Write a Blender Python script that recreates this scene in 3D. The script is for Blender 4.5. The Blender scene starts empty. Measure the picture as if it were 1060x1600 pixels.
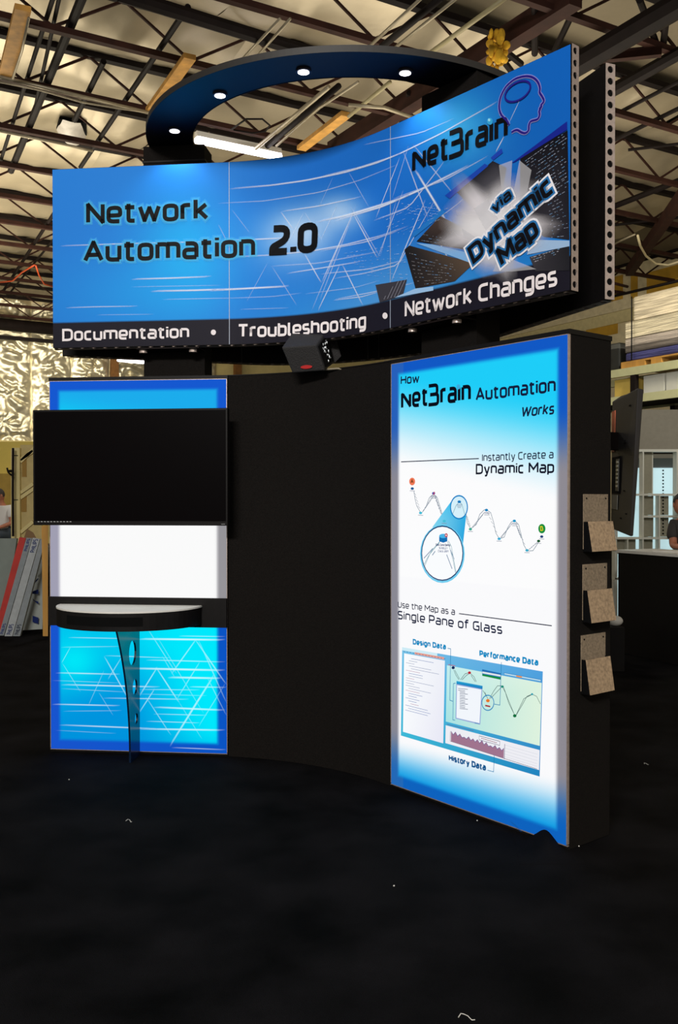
import bpy, bmesh, math, random
import numpy as np
from mathutils import Vector, Matrix, noise
random.seed(7)
C = bpy.context.scene
COL = C.collection
# ---------------------------------------------------------------- camera, world, exposure
F, EYE = 1450.0, 1.64
TILT = math.atan(17 / F)
cd = bpy.data.cameras.new('camera'); cam = bpy.data.objects.new('camera', cd); COL.objects.link(cam)
cd.sensor_fit = 'VERTICAL'; cd.sensor_height = 36; cd.sensor_width = 36; cd.lens = 36 * F / 1600
cd.clip_start = .05; cd.clip_end = 300
cam.location = (0, 0, EYE); cam.rotation_euler = (math.pi / 2 - TILT, 0, 0)
C.camera = cam
C.view_settings.view_transform = 'Standard'; C.view_settings.look = 'None'
C.view_settings.gamma = 1; C.view_settings.exposure = 0; C.view_settings.use_curve_mapping = False
W = bpy.data.worlds.new('hall_daylight'); C.world = W; W.use_nodes = True
W.node_tree.nodes['Background'].inputs[0].default_value = (1.0, .93, .80, 1)
W.node_tree.nodes['Background'].inputs[1].default_value = .62

def lamp(name, kind, loc, energy, color=(1, 1, 1), rot=(0, 0, 0), **kw):
    l = bpy.data.lights.new(name, kind); l.energy = energy; l.color = color
    for k, v in kw.items(): setattr(l, k, v)
    o = bpy.data.objects.new(name, l); COL.objects.link(o); o.location = loc; o.rotation_euler = rot
    return o
# first lamp stands for hall fixtures behind the photographer; the others are added fills
lamp('hall_fill', 'AREA', (-2.6, -6, 6.8), 1300, (1, .97, .93), (math.radians(75), 0, math.radians(-12)), shape='RECTANGLE', size=4, size_y=1)
lamp('hall_fill', 'AREA', (-9, 21, 4.6), 1150, (1, .90, .70), (math.radians(180), 0, 0), shape='RECTANGLE', size=8, size_y=8)  # added upward fill for the roof, standing in for floor bounce; no real fixture
lamp('hall_fill', 'AREA', (3, 17, 4.6), 620, (1, .90, .72), (math.radians(180), 0, 0), shape='RECTANGLE', size=8, size_y=8)  # second added upward fill under the roof, no real fixture
lamp('hall_fill', 'AREA', (7, 12, 7.6), 1000, (1, .92, .76), (math.radians(20), math.radians(-50), 0), shape='RECTANGLE', size=3, size_y=1)  # added out of frame to brighten the right wall, not a known fixture
lamp('hall_fill', 'AREA', (-10, 31, 6.0), 260, (1, .9, .68), (math.radians(90), 0, math.radians(28)), shape='RECTANGLE', size=8, size_y=3)  # added fill aimed at the foil wall, not a known fixture

# ---------------------------------------------------------------- helpers
def lin(c):
    return tuple(((v / 255) / 12.92 if v / 255 <= .04045 else ((v / 255 + .055) / 1.055) ** 2.4) for v in c)
def ray(px, py):
    x = (px - 530) / F; y = (800 - py) / F; c, s = math.cos(TILT), math.sin(TILT)
    return Vector((x, c + y * s, -s + y * c))
def PZ(px, py, z):
    d = ray(px, py); return Vector((0, 0, EYE)) + d * ((z - EYE) / d.z)
def PD(px, py, Y):
    d = ray(px, py); return Vector((0, 0, EYE)) + d * (Y / d.y)
def project(p):
    c, s = math.cos(TILT), math.sin(TILT); dy, dz = p[1], p[2] - EYE
    d = dy * c - dz * s; u = dy * s + dz * c
    return 530 + F * p[0] / d, 800 - F * u / d

MATS = {}
def mat(name, col, rough=.6, metal=0, bump=0, bscale=60, var=0, vscale=8, spec=.5, emit=0, stretch=None, trans=0):
    if name in MATS: return MATS[name]
    m = bpy.data.materials.new(name); m.use_nodes = True; MATS[name] = m
    nt = m.node_tree; b = nt.nodes['Principled BSDF']
    c = lin(col); b.inputs['Base Color'].default_value = (*c, 1)
    b.inputs['Roughness'].default_value = rough; b.inputs['Metallic'].default_value = metal
    b.inputs['Specular IOR Level'].default_value = spec
    if trans: b.inputs['Transmission Weight'].default_value = trans
    if emit:
        b.inputs['Emission Color'].default_value = (*c, 1); b.inputs['Emission Strength'].default_value = emit
    tc = nt.nodes.new('ShaderNodeTexCoord'); src = tc.outputs['Object']
    if stretch:
        mp = nt.nodes.new('ShaderNodeMapping'); mp.inputs['Scale'].default_value = stretch
        nt.links.new(src, mp.inputs['Vector']); src = mp.outputs['Vector']
    n = nt.nodes.new('ShaderNodeTexNoise'); n.inputs['Scale'].default_value = vscale; n.inputs['Detail'].default_value = 5
    nt.links.new(src, n.inputs['Vector'])
    r = nt.nodes.new('ShaderNodeValToRGB'); v = max(var, .03)
    r.color_ramp.elements[0].position = .3; r.color_ramp.elements[1].position = .7
    r.color_ramp.elements[0].color = (*[x * (1 - v) for x in c], 1)
    r.color_ramp.elements[1].color = (*[min(1, x * (1 + v)) for x in c], 1)
    nt.links.new(n.outputs['Fac'], r.inputs['Fac']); nt.links.new(r.outputs['Color'], b.inputs['Base Color'])
    if bump:
        n2 = nt.nodes.new('ShaderNodeTexNoise'); n2.inputs['Scale'].default_value = bscale; n2.inputs['Detail'].default_value = 4
        nt.links.new(src, n2.inputs['Vector'])
        bp = nt.nodes.new('ShaderNodeBump'); bp.inputs['Strength'].default_value = bump; bp.inputs['Distance'].default_value = .02
        nt.links.new(n2.outputs['Fac'], bp.inputs['Height']); nt.links.new(bp.outputs['Normal'], b.inputs['Normal'])
    return m
def print_mat(name, emissive, alpha=False, gain=1.0):
    """flat print: colour per vertex, backlit (emissive) or ordinary ink"""
    if name in MATS: return MATS[name]
    m = bpy.data.materials.new(name); m.use_nodes = True; MATS[name] = m
    nt = m.node_tree; b = nt.nodes['Principled BSDF']; out = nt.nodes['Material Output']
    a = nt.nodes.new('ShaderNodeAttribute'); a.attribute_name = 'Col'
    if emissive:
        e = nt.nodes.new('ShaderNodeEmission'); e.inputs['Strength'].default_value = gain
        nt.links.new(a.outputs['Color'], e.inputs['Color']); nt.nodes.remove(b); s = e.outputs[0]
    else:
        b.inputs['Roughness'].default_value = .55; b.inputs['Specular IOR Level'].default_value = .12
        nt.links.new(a.outputs['Color'], b.inputs['Base Color']); s = b.outputs[0]
    if alpha:
        t = nt.nodes.new('ShaderNodeBsdfTransparent'); mx = nt.nodes.new('ShaderNodeMixShader')
        nt.links.new(a.outputs['Alpha'], mx.inputs[0]); nt.links.new(t.outputs[0], mx.inputs[1]); nt.links.new(s, mx.inputs[2]); s = mx.outputs[0]
    nt.links.new(s, out.inputs['Surface'])
    return m
def link(name, me, m=None, parent=None):
    o = bpy.data.objects.new(name, me); COL.objects.link(o)
    if m is not None and me is not None and not me.materials: me.materials.append(m)
    if parent is not None:
        o.parent = parent
        o.matrix_parent_inverse = Matrix.Translation(parent.location).inverted() if parent.rotation_euler[2] == 0 else \
            (Matrix.Translation(parent.location) @ parent.rotation_euler.to_matrix().to_4x4()).inverted()
    return o
def thing(name, label, cat, loc=(0, 0, 0), group=None):
    o = bpy.data.objects.new(name, None); COL.objects.link(o); o.location = loc; o.empty_display_size = .1
    o['label'] = label; o['category'] = cat
    if group: o['group'] = group
    return o
def tag(o, label, cat, group=None):
    o['label'] = label; o['category'] = cat
    if group: o['group'] = group
    return o
def struct(o): o['kind'] = 'structure'; return o

class MB:
    def __init__(s): s.v = []; s.f = []; s.c = []
    def add(s, vs, fs, cs=None):
        b = len(s.v); s.v += [tuple(v) for v in vs]; s.f += [tuple(i + b for i in f) for f in fs]
        if cs is not None: s.c += cs
    def hexa(s, p):      # 8 corners: bottom 4 then top 4
        s.add(p, [(3, 2, 1, 0), (4, 5, 6, 7), (0, 1, 5, 4), (1, 2, 6, 5), (2, 3, 7, 6), (3, 0, 4, 7)]); return s
    def box(s, x0, x1, y0, y1, z0, z1, M=None):
        p = [Vector(q) for q in ((x0, y0, z0), (x1, y0, z0), (x1, y1, z0), (x0, y1, z0), (x0, y0, z1), (x1, y0, z1), (x1, y1, z1), (x0, y1, z1))]
        if M: p = [M @ q for q in p]
        return s.hexa(p)
    def bar(s, a, b, w, h=None, up=(0, 0, 1)):
        a = Vector(a); b = Vector(b); h = h or w; d = (b - a).normalized(); u = Vector(up)
        if abs(d.dot(u)) > .99: u = Vector((0, 1, 0))
        x = d.cross(u).normalized() * w / 2; y = x.cross(d).normalized() * h / 2
        return s.hexa([a - x - y, a + x - y, b + x - y, b - x - y, a - x + y, a + x + y, b + x + y, b - x + y])
    def tube(s, pts, r, n=8, cap=True):
        pts = [Vector(p) for p in pts]; vs = []; fs = []; prev = None
        for i, p in enumerate(pts):
            d = (pts[min(i + 1, len(pts) - 1)] - pts[max(i - 1, 0)]).normalized()
            if prev is None:
                u = Vector((0, 0, 1)) if abs(d.z) < .9 else Vector((1, 0, 0)); x = d.cross(u).normalized()
            else: x = (prev - d * prev.dot(d)).normalized()
            prev = x; y = d.cross(x); rr = r[i] if isinstance(r, (list, tuple)) else r
            vs += [p + (x * math.cos(t) + y * math.sin(t)) * rr for t in [2 * math.pi * k / n for k in range(n)]]
            if i: fs += [((i - 1) * n + k, (i - 1) * n + (k + 1) % n, i * n + (k + 1) % n, i * n + k) for k in range(n)]
        if cap: fs += [tuple(range(n))[::-1], tuple((len(pts) - 1) * n + k for k in range(n))]
        s.add(vs, fs); return s
    def prism(s, poly, z0, z1):
        n = len(poly); vs = [(p[0], p[1], z0) for p in poly] + [(p[0], p[1], z1) for p in poly]
        s.add(vs, [tuple(range(n))[::-1], tuple(range(n, 2 * n))] + [(k, (k + 1) % n, n + (k + 1) % n, n + k) for k in range(n)]); return s
    def ell(s, c, r, nu=14, nv=9, M=None):
        vs = []; fs = []
        for j in range(nv + 1):
            ph = math.pi * j / nv
            for i in range(nu):
                t = 2 * math.pi * i / nu
                q = Vector((math.sin(ph) * math.cos(t) * r[0], math.sin(ph) * math.sin(t) * r[1], math.cos(ph) * r[2]))
                if M: q = M @ q
                vs.append(Vector(c) + q)
        for j in range(nv):
            for i in range(nu): fs.append((j * nu + i, (j + 1) * nu + i, (j + 1) * nu + (i + 1) % nu, j * nu + (i + 1) % nu))
        s.add(vs, fs); return s
    def mesh(s, name, smooth=False):
        me = bpy.data.meshes.new(name); me.from_pydata(s.v, [], s.f)
        if s.c:
            a = me.color_attributes.new('Col', 'FLOAT_COLOR', 'POINT'); a.data.foreach_set('color', np.array(s.c, dtype=np.float32).ravel())
        if smooth: me.polygons.foreach_set('use_smooth', [True] * len(me.polygons))
        me.update(); return me
    def build(s, name, m, parent=None, smooth=False, bevel=0, fix=True):
        me = s.mesh(name, smooth)
        if fix and not s.c:
            bm = bmesh.new(); bm.from_mesh(me); bmesh.ops.recalc_face_normals(bm, faces=bm.faces); bm.to_mesh(me); bm.free()
        o = link(name, me, m, parent)
        if bevel:
            md = o.modifiers.new('bevel', 'BEVEL'); md.width = bevel; md.segments = 2; md.limit_method = 'ANGLE'
        return o

class Surf:
    """upright surface over a plan path; u = length along it, z = height, off = distance towards the viewer"""
    def __init__(s, plan):
        s.P = [Vector((p[0], p[1])) for p in plan]; s.U = [0]
        for a, b in zip(s.P, s.P[1:]): s.U.append(s.U[-1] + (b - a).length)
        s.L = s.U[-1]
        s.T = []
        for i in range(len(s.P)):
            a = s.P[max(i - 1, 0)]; b = s.P[min(i + 1, len(s.P) - 1)]; s.T.append((b - a).normalized())
    def at(s, u, z, off=0):
        u = max(-5, u); i = 0
        while i < len(s.U) - 2 and u > s.U[i + 1]: i += 1
        t = (u - s.U[i]) / (s.U[i + 1] - s.U[i]); p = s.P[i].lerp(s.P[i + 1], t) if 0 <= t <= 1 else s.P[i] + (s.P[i + 1] - s.P[i]) * t
        tt = s.T[i].lerp(s.T[i + 1], min(1, max(0, t))).normalized()
        return Vector((p.x + tt.y * off, p.y - tt.x * off, z))
    def uv(s, px, py, off=0):
        d = ray(px, py); k = (px - 530) / F
        # plan ray (d.x,d.y)*t crosses a segment
        best = None
        for i in range(len(s.P) - 1):
            a, b = s.P[i], s.P[i + 1]; e = b - a; den = d.x * e.y - d.y * e.x
            if abs(den) < 1e-9: continue
            t = (a.x * e.y - a.y * e.x) / den; w = (a.x * d.y - a.y * d.x) / den
            lo = -1e9 if i == 0 else -1e-6; hi = 1e9 if i == len(s.P) - 2 else 1 + 1e-6
            if t > 0 and lo <= w <= hi: best = (s.U[i] + w * e.length, EYE + d.z * t); break
        return best
def slab(sf, u0, u1, z0, z1, o0, o1, step=.06):
    n = max(1, int(math.ceil((u1 - u0) / step))); m = MB(); vs = []
    for i in range(n + 1):
        u = u0 + (u1 - u0) * i / n
        vs += [sf.at(u, z0, o0), sf.at(u, z0, o1), sf.at(u, z1, o1), sf.at(u, z1, o0)]
    fs = [(0, 1, 2, 3), (4 * n + 3, 4 * n + 2, 4 * n + 1, 4 * n)]
    for i in range(n):
        for k in range(4): fs.append((4 * i + k, 4 * i + 4 + k, 4 * i + 4 + (k + 1) % 4, 4 * i + (k + 1) % 4))
    m.add(vs, fs); return m
def colour_grid(sf, u0, u1, z0, z1, off, nu, nz, fn):
    m = MB(); vs = []; cs = []
    for j in range(nz + 1):
        z = z0 + (z1 - z0) * j / nz
        for i in range(nu + 1):
            u = u0 + (u1 - u0) * i / nu; p = sf.at(u, z, off); vs.append(p)
            c = fn(u, z, p); cs.append((*lin(c[:3]), c[3] if len(c) > 3 else 1))
    m.add(vs, [(j * (nu + 1) + i, j * (nu + 1) + i + 1, (j + 1) * (nu + 1) + i + 1, (j + 1) * (nu + 1) + i) for j in range(nz) for i in range(nu)], cs)
    return m
def conv(ox, oy, s): return lambda L: [(ox + x / s, oy + y / s) for x, y in L]
def smooth(a, b, x):
    t = min(1, max(0, (x - a) / (b - a))); return t * t * (3 - 2 * t)
def mix(a, b, t): return tuple(x + (y - x) * t for x, y in zip(a, b))

# ---------- strokes and lettering
def fillet(pts, r, closed=False):
    n = len(pts); out = []
    for i, p in enumerate(pts):
        rr = r if len(p) < 3 else p[2]; p2 = Vector(p[:2])
        if (not closed and i in (0, n - 1)) or rr == 0: out.append(p2); continue
        a = Vector(pts[i - 1][:2]); b = Vector(pts[(i + 1) % n][:2]); da = a - p2; db = b - p2
        k = min(rr, da.length * .5, db.length * .5)
        if k < 1e-5: out.append(p2); continue
        s = p2 + da.normalized() * k; e = p2 + db.normalized() * k
        for t in (0, .25, .5, .75, 1): out.append(s * (1 - t) ** 2 + p2 * 2 * t * (1 - t) + e * t * t)
    return out
def ribbon(pts, w, closed=False):
    q = [pts[0]]
    for p in pts[1:]:
        if (p - q[-1]).length > 1e-4: q.append(p)
    if closed and (q[0] - q[-1]).length < 1e-4: q.pop()
    n = len(q)
    if n < 2: return [], []
    vs = []; fs = []; prev = None; first = None
    for i in range(n):
        a = q[i - 1] if (i or closed) else q[i]; b = q[(i + 1) % n] if (i < n - 1 or closed) else q[i]
        d1 = (q[i] - a); d2 = (b - q[i])
        if d1.length < 1e-6: d1 = d2
        if d2.length < 1e-6: d2 = d1
        d1 = d1.normalized(); d2 = d2.normalized(); t = (d1 + d2)
        t = t.normalized() if t.length > 1e-3 else d1; c = t.dot(d1)
        if c < .62 and 0 < i < n - 1:      # sharp turn: two butt ends that overlap instead of a mitre
            n1 = Vector((-d1.y, d1.x)) * w / 2; n2 = Vector((-d2.y, d2.x)) * w / 2; e = w * .32; k = len(vs)
            vs += [q[i] + d1 * e - n1, q[i] + d1 * e + n1, q[i] - d2 * e - n2, q[i] - d2 * e + n2]
            fs.append((prev, k, k + 1, prev + 1)); prev = k + 2
        else:
            nn = Vector((-t.y, t.x)) * (w / 2 / max(c, .6)); k = len(vs); vs += [q[i] - nn, q[i] + nn]
            if prev is not None: fs.append((prev, k, k + 1, prev + 1))
            prev = k
    if closed: fs.append((prev, 0, 1, prev + 1))
    return vs, fs
X = .77; D_ = -.27
def G():
    g = {}; R = .2; w = .46
    def s(c, adv, *st): g[c] = (adv, st)
    O = [(0, 0), (w, 0), (w, X), (0, X)]
    s('o', w, (O, R, 1)); s('n', w, ([(0, 0), (0, X)], 0, 0), ([(0, X), (w, X), (w, 0)], R, 0))
    s('m', .8, ([(0, 0), (0, X)], 0, 0), ([(0, X), (.4, X), (.4, 0)], .16, 0), ([(.36, X), (.8, X), (.8, 0)], .16, 0))
    s('e', w, ([(w - .03, 0), (0, 0), (0, X), (w, X), (w, .34, .08), (0, .34)], R, 0))
    s('t', .32, ([(.1, .97), (.1, 0), (.34, 0)], .12, 0), ([(-.04, X), (.33, X)], 0, 0))
    s('w', .74, ([(0, X), (.18, 0, 0), (.37, X * .9, 0), (.56, 0, 0), (.74, X)], 0, 0))
    s('r', .28, ([(0, 0), (0, X)], 0, 0), ([(0, X * .4), (0, X), (.3, X)], .25, 0))
    s('k', .42, ([(0, 0), (0, 1.05)], 0, 0), ([(.4, X), (.02, .33)], 0, 0), ([(.14, .42), (.43, 0)], 0, 0))
    s('u', w, ([(0, X), (0, 0), (w, 0)], R, 0), ([(w, 0), (w, X)], 0, 0))
    s('a', w, ([(.05, X), (w, X), (w, 0)], R, 0), ([(w, .42), (0, .42), (0, 0), (w, 0)], .15, 0))
    s('i', .0, ([(0, 0), (0, X)], 0, 0), ([(0, .9), (0, 1.04)], 0, 0))
    s('l', .1, ([(0, 1.05), (0, 0), (.14, 0)], .1, 0))
    s('b', w, ([(0, 1.05), (0, 0, .02), (w, 0), (w, X), (0, X)], R, 0)); s('d', w, ([(w, 1.05), (w, 0, .02), (0, 0), (0, X), (w, X)], R, 0))
    s('s', .38, ([(.37, X), (0, X), (0, .38), (.38, .38), (.38, 0), (0, 0)], .14, 0))
    s('h', w, ([(0, 0), (0, 1.05)], 0, 0), ([(0, X), (w, X), (w, 0)], R, 0))
    s('g', w, ([(w, 0), (0, 0), (0, X), (w, X, .02), (w, D_), (.04, D_)], R, 0))
    s('y', .46, ([(0, X), (.23, 0)], 0, 0), ([(.46, X), (.2, D_), (.04, D_)], .06, 0))
    s('c', .38, ([(.39, X), (0, X), (0, 0), (.39, 0)], R, 0)); s('p', w, ([(0, D_), (0, X, .02), (w, X), (w, 0), (0, 0)], R, 0))
    s('f', .3, ([(.34, 1.05), (.1, 1.05), (.1, 0)], .14, 0), ([(-.04, X), (.32, X)], 0, 0)); s('v', .46, ([(0, X), (.23, 0, 0), (.46, X)], 0, 0))
    s('N', .58, ([(0, 0), (0, 1, 0), (.58, 0, 0), (.58, 1)], 0, 0)); s('A', .64, ([(0, 0), (.32, 1, 0), (.64, 0)], 0, 0), ([(.1, .3), (.54, .3)], 0, 0))
    s('D', .58, ([(0, 0, 0), (.58, 0), (.58, 1), (0, 1, 0)], .34, 1)); s('T', .58, ([(0, 1), (.58, 1)], 0, 0), ([(.29, 0), (.29, 1)], 0, 0))
    s('M', .74, ([(0, 0), (0, 1, 0), (.37, .35, 0), (.74, 1, 0), (.74, 0)], 0, 0)); s('C', .52, ([(.53, 1), (0, 1), (0, 0), (.53, 0)], .26, 0))
    s('H', .58, ([(0, 0), (0, 1)], 0, 0), ([(.58, 0), (.58, 1)], 0, 0), ([(0, .52), (.58, .52)], 0, 0)); s('I', .0, ([(0, 0), (0, 1)], 0, 0))
    s('W', .9, ([(0, 1), (.22, 0, 0), (.45, .9, 0), (.68, 0, 0), (.9, 1)], 0, 0)); s('U', .56, ([(0, 1), (0, 0), (.56, 0), (.56, 1)], .26, 0))
    s('S', .48, ([(.47, 1), (0, 1), (0, .52), (.48, .52), (.48, 0), (0, 0)], .2, 0)); s('P', .52, ([(0, 0), (0, 1, 0), (.52, 1), (.52, .42), (0, .42)], .24, 0))
    s('G', .54, ([(.53, 1), (0, 1), (0, 0), (.54, 0, .02), (.54, .48, 0), (.28, .48)], .26, 0)); s('.', .0, ([(0, -.04), (0, .17)], 0, 0))
    s('L', .48, ([(0, 1), (0, 0, 0), (.48, 0)], 0, 0)); s('R', .52, ([(0, 0), (0, 1, 0), (.52, 1), (.52, .46), (0, .46)], .24, 0), ([(.25, .46), (.55, 0)], 0, 0))
    s('E', .48, ([(.48, 0), (0, 0, 0), (0, 1, 0), (.48, 1)], 0, 0), ([(0, .52), (.42, .52)], 0, 0)); s('B', .54, ([(0, 0, 0), (.54, 0), (.54, .52), (.44, .52, .0), (.5, 1), (0, 1, 0)], .2, 1))
    s('2', .5, ([(.02, 1), (.5, 1), (.5, .52), (0, .2), (0, 0, 0), (.52, 0)], .26, 0)); s('0', .52, ([(0, 0), (.52, 0), (.52, 1), (0, 1)], .26, 1))
    s('1', .2, ([(0, .8), (.2, 1, 0), (.2, 0)], 0, 0)); s('5', .48, ([(.46, 1), (.04, 1, 0), (.02, .58, .05), (.48, .58), (.48, 0), (0, 0)], .18, 0))
    s('4', .5, ([(.4, 0), (.4, 1, 0), (0, .28, 0), (.54, .28)], 0, 0)); s('8', .5, ([(0, 0), (.5, 0), (.5, 1), (0, 1)], .22, 1), ([(0, .52), (.5, .52)], 0, 0)); s(' ', .12)
    # wordmark glyphs: low N with a slanted stroke, and a tall open B drawn like a 3
    s('{', .62, ([(0, -.04), (0, X + .02, 0), (.1, X - .02, 0), (.62, .04, 0), (.62, X)], 0, 0)); s('}', .56, ([(-.12, 1.12), (.5, 1.12), (.5, .56), (-.02, .56)], .18, 0), ([(.1, .56), (.56, .56), (.56, -.06), (-.14, -.06)], .18, 0))
    s('j', .0, ([(0, 0), (0, X)], 0, 0))
    return g
GL = G()
def text_strokes(txt, weight, gap=.11):
    x = 0; st = []
    for ch in txt:
        adv, ss = GL[ch]
        for pts, r, cl in ss: st.append(([Vector((q.x + x, q.y)) for q in fillet(pts, r, cl)], cl))
        x += adv + gap + weight * .6
    return st, x - gap - weight * .6
def lettering(sf, txt, p0, p1, cap, col, off, name, m, parent, weight=.13, ptop=None, slant=0, gap=.11, grow=0, alpha=1, build=True):
    st, Wd = text_strokes(txt, weight, gap)
    a = Vector(sf.uv(*p0)); b = Vector(sf.uv(*p1))
    if ptop: cap = abs(sf.uv(*ptop)[1] - a.y)
    h = cap / (1 + weight * .0); ex = (b - a).normalized(); ey = Vector((-ex.y, ex.x))
    sx = ((b - a).length - weight * h * .9) / max(Wd, .01); sy = h * (1 - weight * .8)
    org = a + ex * weight * h * .45 + ey * weight * h * .4; mb = MB()
    for pts, cl in st:
        q = [org + ex * (p.x * sx + p.y * slant * sy) + ey * p.y * sy for p in pts]
        if grow and not cl:   # lengthen the ends of a halo
            q[0] = q[0] + (q[0] - q[1]).normalized() * grow * .5; q[-1] = q[-1] + (q[-1] - q[-2]).normalized() * grow * .5
        v, f = ribbon(q, weight * h + grow, cl)
        if alpha < 1:
            mb.add([sf.at(p.x, p.y, off) for p in v], f, [(*lin(col), alpha)] * len(v))
        else: mb.add([sf.at(p.x, p.y, off) for p in v], f, [(*lin(col), 1)] * len(v))
    return mb.build(name, m, parent) if build else mb
def stroke_px(mb, sf, pts, wpx, col, off, alpha=1, closed=False, fade=None, sub=1, round_=0):
    if fade is not None: alpha *= .8; wpx *= .9
    """a line through photograph points carried onto the surface"""
    P = [Vector(p) for p in pts]
    if closed: P = P + [P[0]]
    q = []
    for a, b in zip(P, P[1:]):
        n = max(1, int((b - a).length / (12 if sub else 1e9)))
        q += [a.lerp(b, i / n) for i in range(n)]
    q.append(P[-1]); uv = [Vector(sf.uv(p.x, p.y)) for p in q]
    c = uv[len(uv) // 2]; pp = sf.at(c.x, c.y); scale = pp.y / F
    w = wpx * scale
    if fade is None:
        if closed: uv = uv[:-1]
        v, f = ribbon(uv, w, closed); mb.add([sf.at(p.x, p.y, off) for p in v], f, [(*lin(col), alpha)] * len(v)); return
    n = max(10, len(uv)); L = len(uv) - 1; vs = []; cs = []
    for i in range(n + 1):
        t = i / n; k = t * L; j = min(L - 1, int(k)) if L else 0; p = uv[j].lerp(uv[j + 1], k - j); d = (uv[j + 1] - uv[j]).normalized(); nn = Vector((-d.y, d.x))
        a = alpha * max(0, math.sin(math.pi * min(1, max(0, t))) ** fade)
        for sgn, aa in ((-1, 0), (-.12, a), (.12, a), (1, 0)): vs.append(sf.at(p.x + nn.x * w * sgn * .95, p.y + nn.y * w * sgn * .95, off)); cs.append((*lin(col), aa))
    mb.add(vs, [(4 * i + k, 4 * i + 4 + k, 4 * i + 5 + k, 4 * i + 1 + k) for i in range(n) for k in range(3)], cs)
def poly_px(mb, sf, pts, col, off, alpha=1):
    vs = [sf.at(*sf.uv(x, y), off) for x, y in pts]; cl = col if isinstance(col[0], (tuple, list)) else [col] * len(vs)
    mb.add(vs, [tuple(range(len(vs)))[::-1]], [(*lin(c), alpha) for c in cl])
def ellipse_px(cx, cy, rx, ry, rot=0, n=28):
    c, s = math.cos(rot), math.sin(rot)
    return [(cx + rx * math.cos(t) * c - ry * math.sin(t) * s, cy + rx * math.cos(t) * s + ry * math.sin(t) * c) for t in [2 * math.pi * k / n for k in range(n)]]
def soft_blob(mb, sf, cx, cy, rx, ry, col, off, alpha, n=36, rings=8, shape=None):
    vs = []; cs = []
    for j in range(rings + 1):
        rr = j / rings
        for i in range(n):
            t = 2 * math.pi * i / n; k = rr * (shape(t) if shape else 1)
            vs.append(sf.at(*sf.uv(cx + rx * k * math.cos(t), cy + ry * k * math.sin(t)), off)); cs.append((*lin(col), alpha * (1 - smooth(.35, 1, rr))))
    mb.add(vs, [(j * n + i, j * n + (i + 1) % n, (j + 1) * n + (i + 1) % n, (j + 1) * n + i) for j in range(rings) for i in range(n)], cs)

# ---------------------------------------------------------------- materials
M_black = mat('black_fabric_board', (18, 15, 13), .85, var=.4, vscale=140, bump=.3, bscale=400, spec=.12)
M_blackp = mat('black_painted_board', (16, 14, 14), .5, var=.2, vscale=30, spec=.15)
M_carpet = mat('black_carpet', (16, 15, 17), .95, var=.9, vscale=2.4, bump=.8, bscale=260, spec=.06)
M_alu = mat('brushed_aluminium', (176, 160, 152), .42, metal=.55, var=.12, vscale=60)
M_hole = mat('dark_hole', (8, 8, 8), .9, spec=.1)
M_steel = mat('rusty_brown_steel', (48, 25, 18), .75, var=.3, vscale=4, spec=.2)
M_dsteel = mat('dark_steel', (20, 13, 12), .7, var=.3, vscale=5, spec=.15)
M_pale = mat('galvanised_conduit', (150, 140, 118), .4, metal=.4, var=.1)
M_foil = mat('crinkled_foil', (226, 218, 192), .34, metal=.75, var=.08, vscale=3)
M_roof = mat('roof_insulation_foil', (176, 164, 140), .36, metal=.5, var=.16, vscale=.7, bump=.5, bscale=2.2)
M_wood = mat('raw_timber', (188, 138, 62), .7, var=.25, vscale=6, stretch=(1, 1, .2))
M_white = mat('white_paint', (215, 212, 205), .5, var=.05)
M_cream = mat('cream_painted_plywood', (205, 188, 128), .6, var=.08, vscale=3)
M_drywall = mat('yellow_drywall', (182, 140, 40), .9, var=.12, vscale=3)
M_plaster = mat('joint_plaster', (204, 190, 154), .9, var=.12, vscale=5)
M_skin = mat('skin', (176, 112, 84), .55, var=.08, vscale=12)
INK = print_mat('sign_ink', False); INKA = print_mat('sign_ink_translucent', False, True)
LIT = print_mat('backlit_print', True); LITA = print_mat('backlit_print_translucent', True, True)

# ---------------------------------------------------------------- setting
A_ = Vector((math.cos(math.radians(30)), math.sin(math.radians(30)), 0)); B_ = Vector((-A_.y, A_.x, 0))
def AB(e, d, z=0): return A_ * e + B_ * d + Vector((0, 0, z))
ROOF, BOT, DW, EW = 9.2, 8.44, 36.2, 23.4
RW = Matrix(((A_.x, B_.x, 0, 0), (A_.y, B_.y, 0, 0), (0, 0, 1, 0), (0, 0, 0, 1)))
def floor_z(x, y): return 0
n = 60; mb = MB()
mb.hexa([AB(-22, -12, -.1), AB(EW + .2, -12, -.1), AB(EW + .2, DW + .2, -.1), AB(-22, DW + .2, -.1), AB(-22, -12), AB(EW + .2, -12), AB(EW + .2, DW + .2), AB(-22, DW + .2)])
fl = struct(mb.build('floor', M_carpet))
# concrete slab showing beyond the carpet is not in view; carpet covers the floor
mb = MB().box(-22, EW + .2, -4, DW + .2, ROOF + .18, ROOF + .3, RW); ceil = struct(mb.build('ceiling', mat('roof_deck', (120, 110, 90), .9)))
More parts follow.
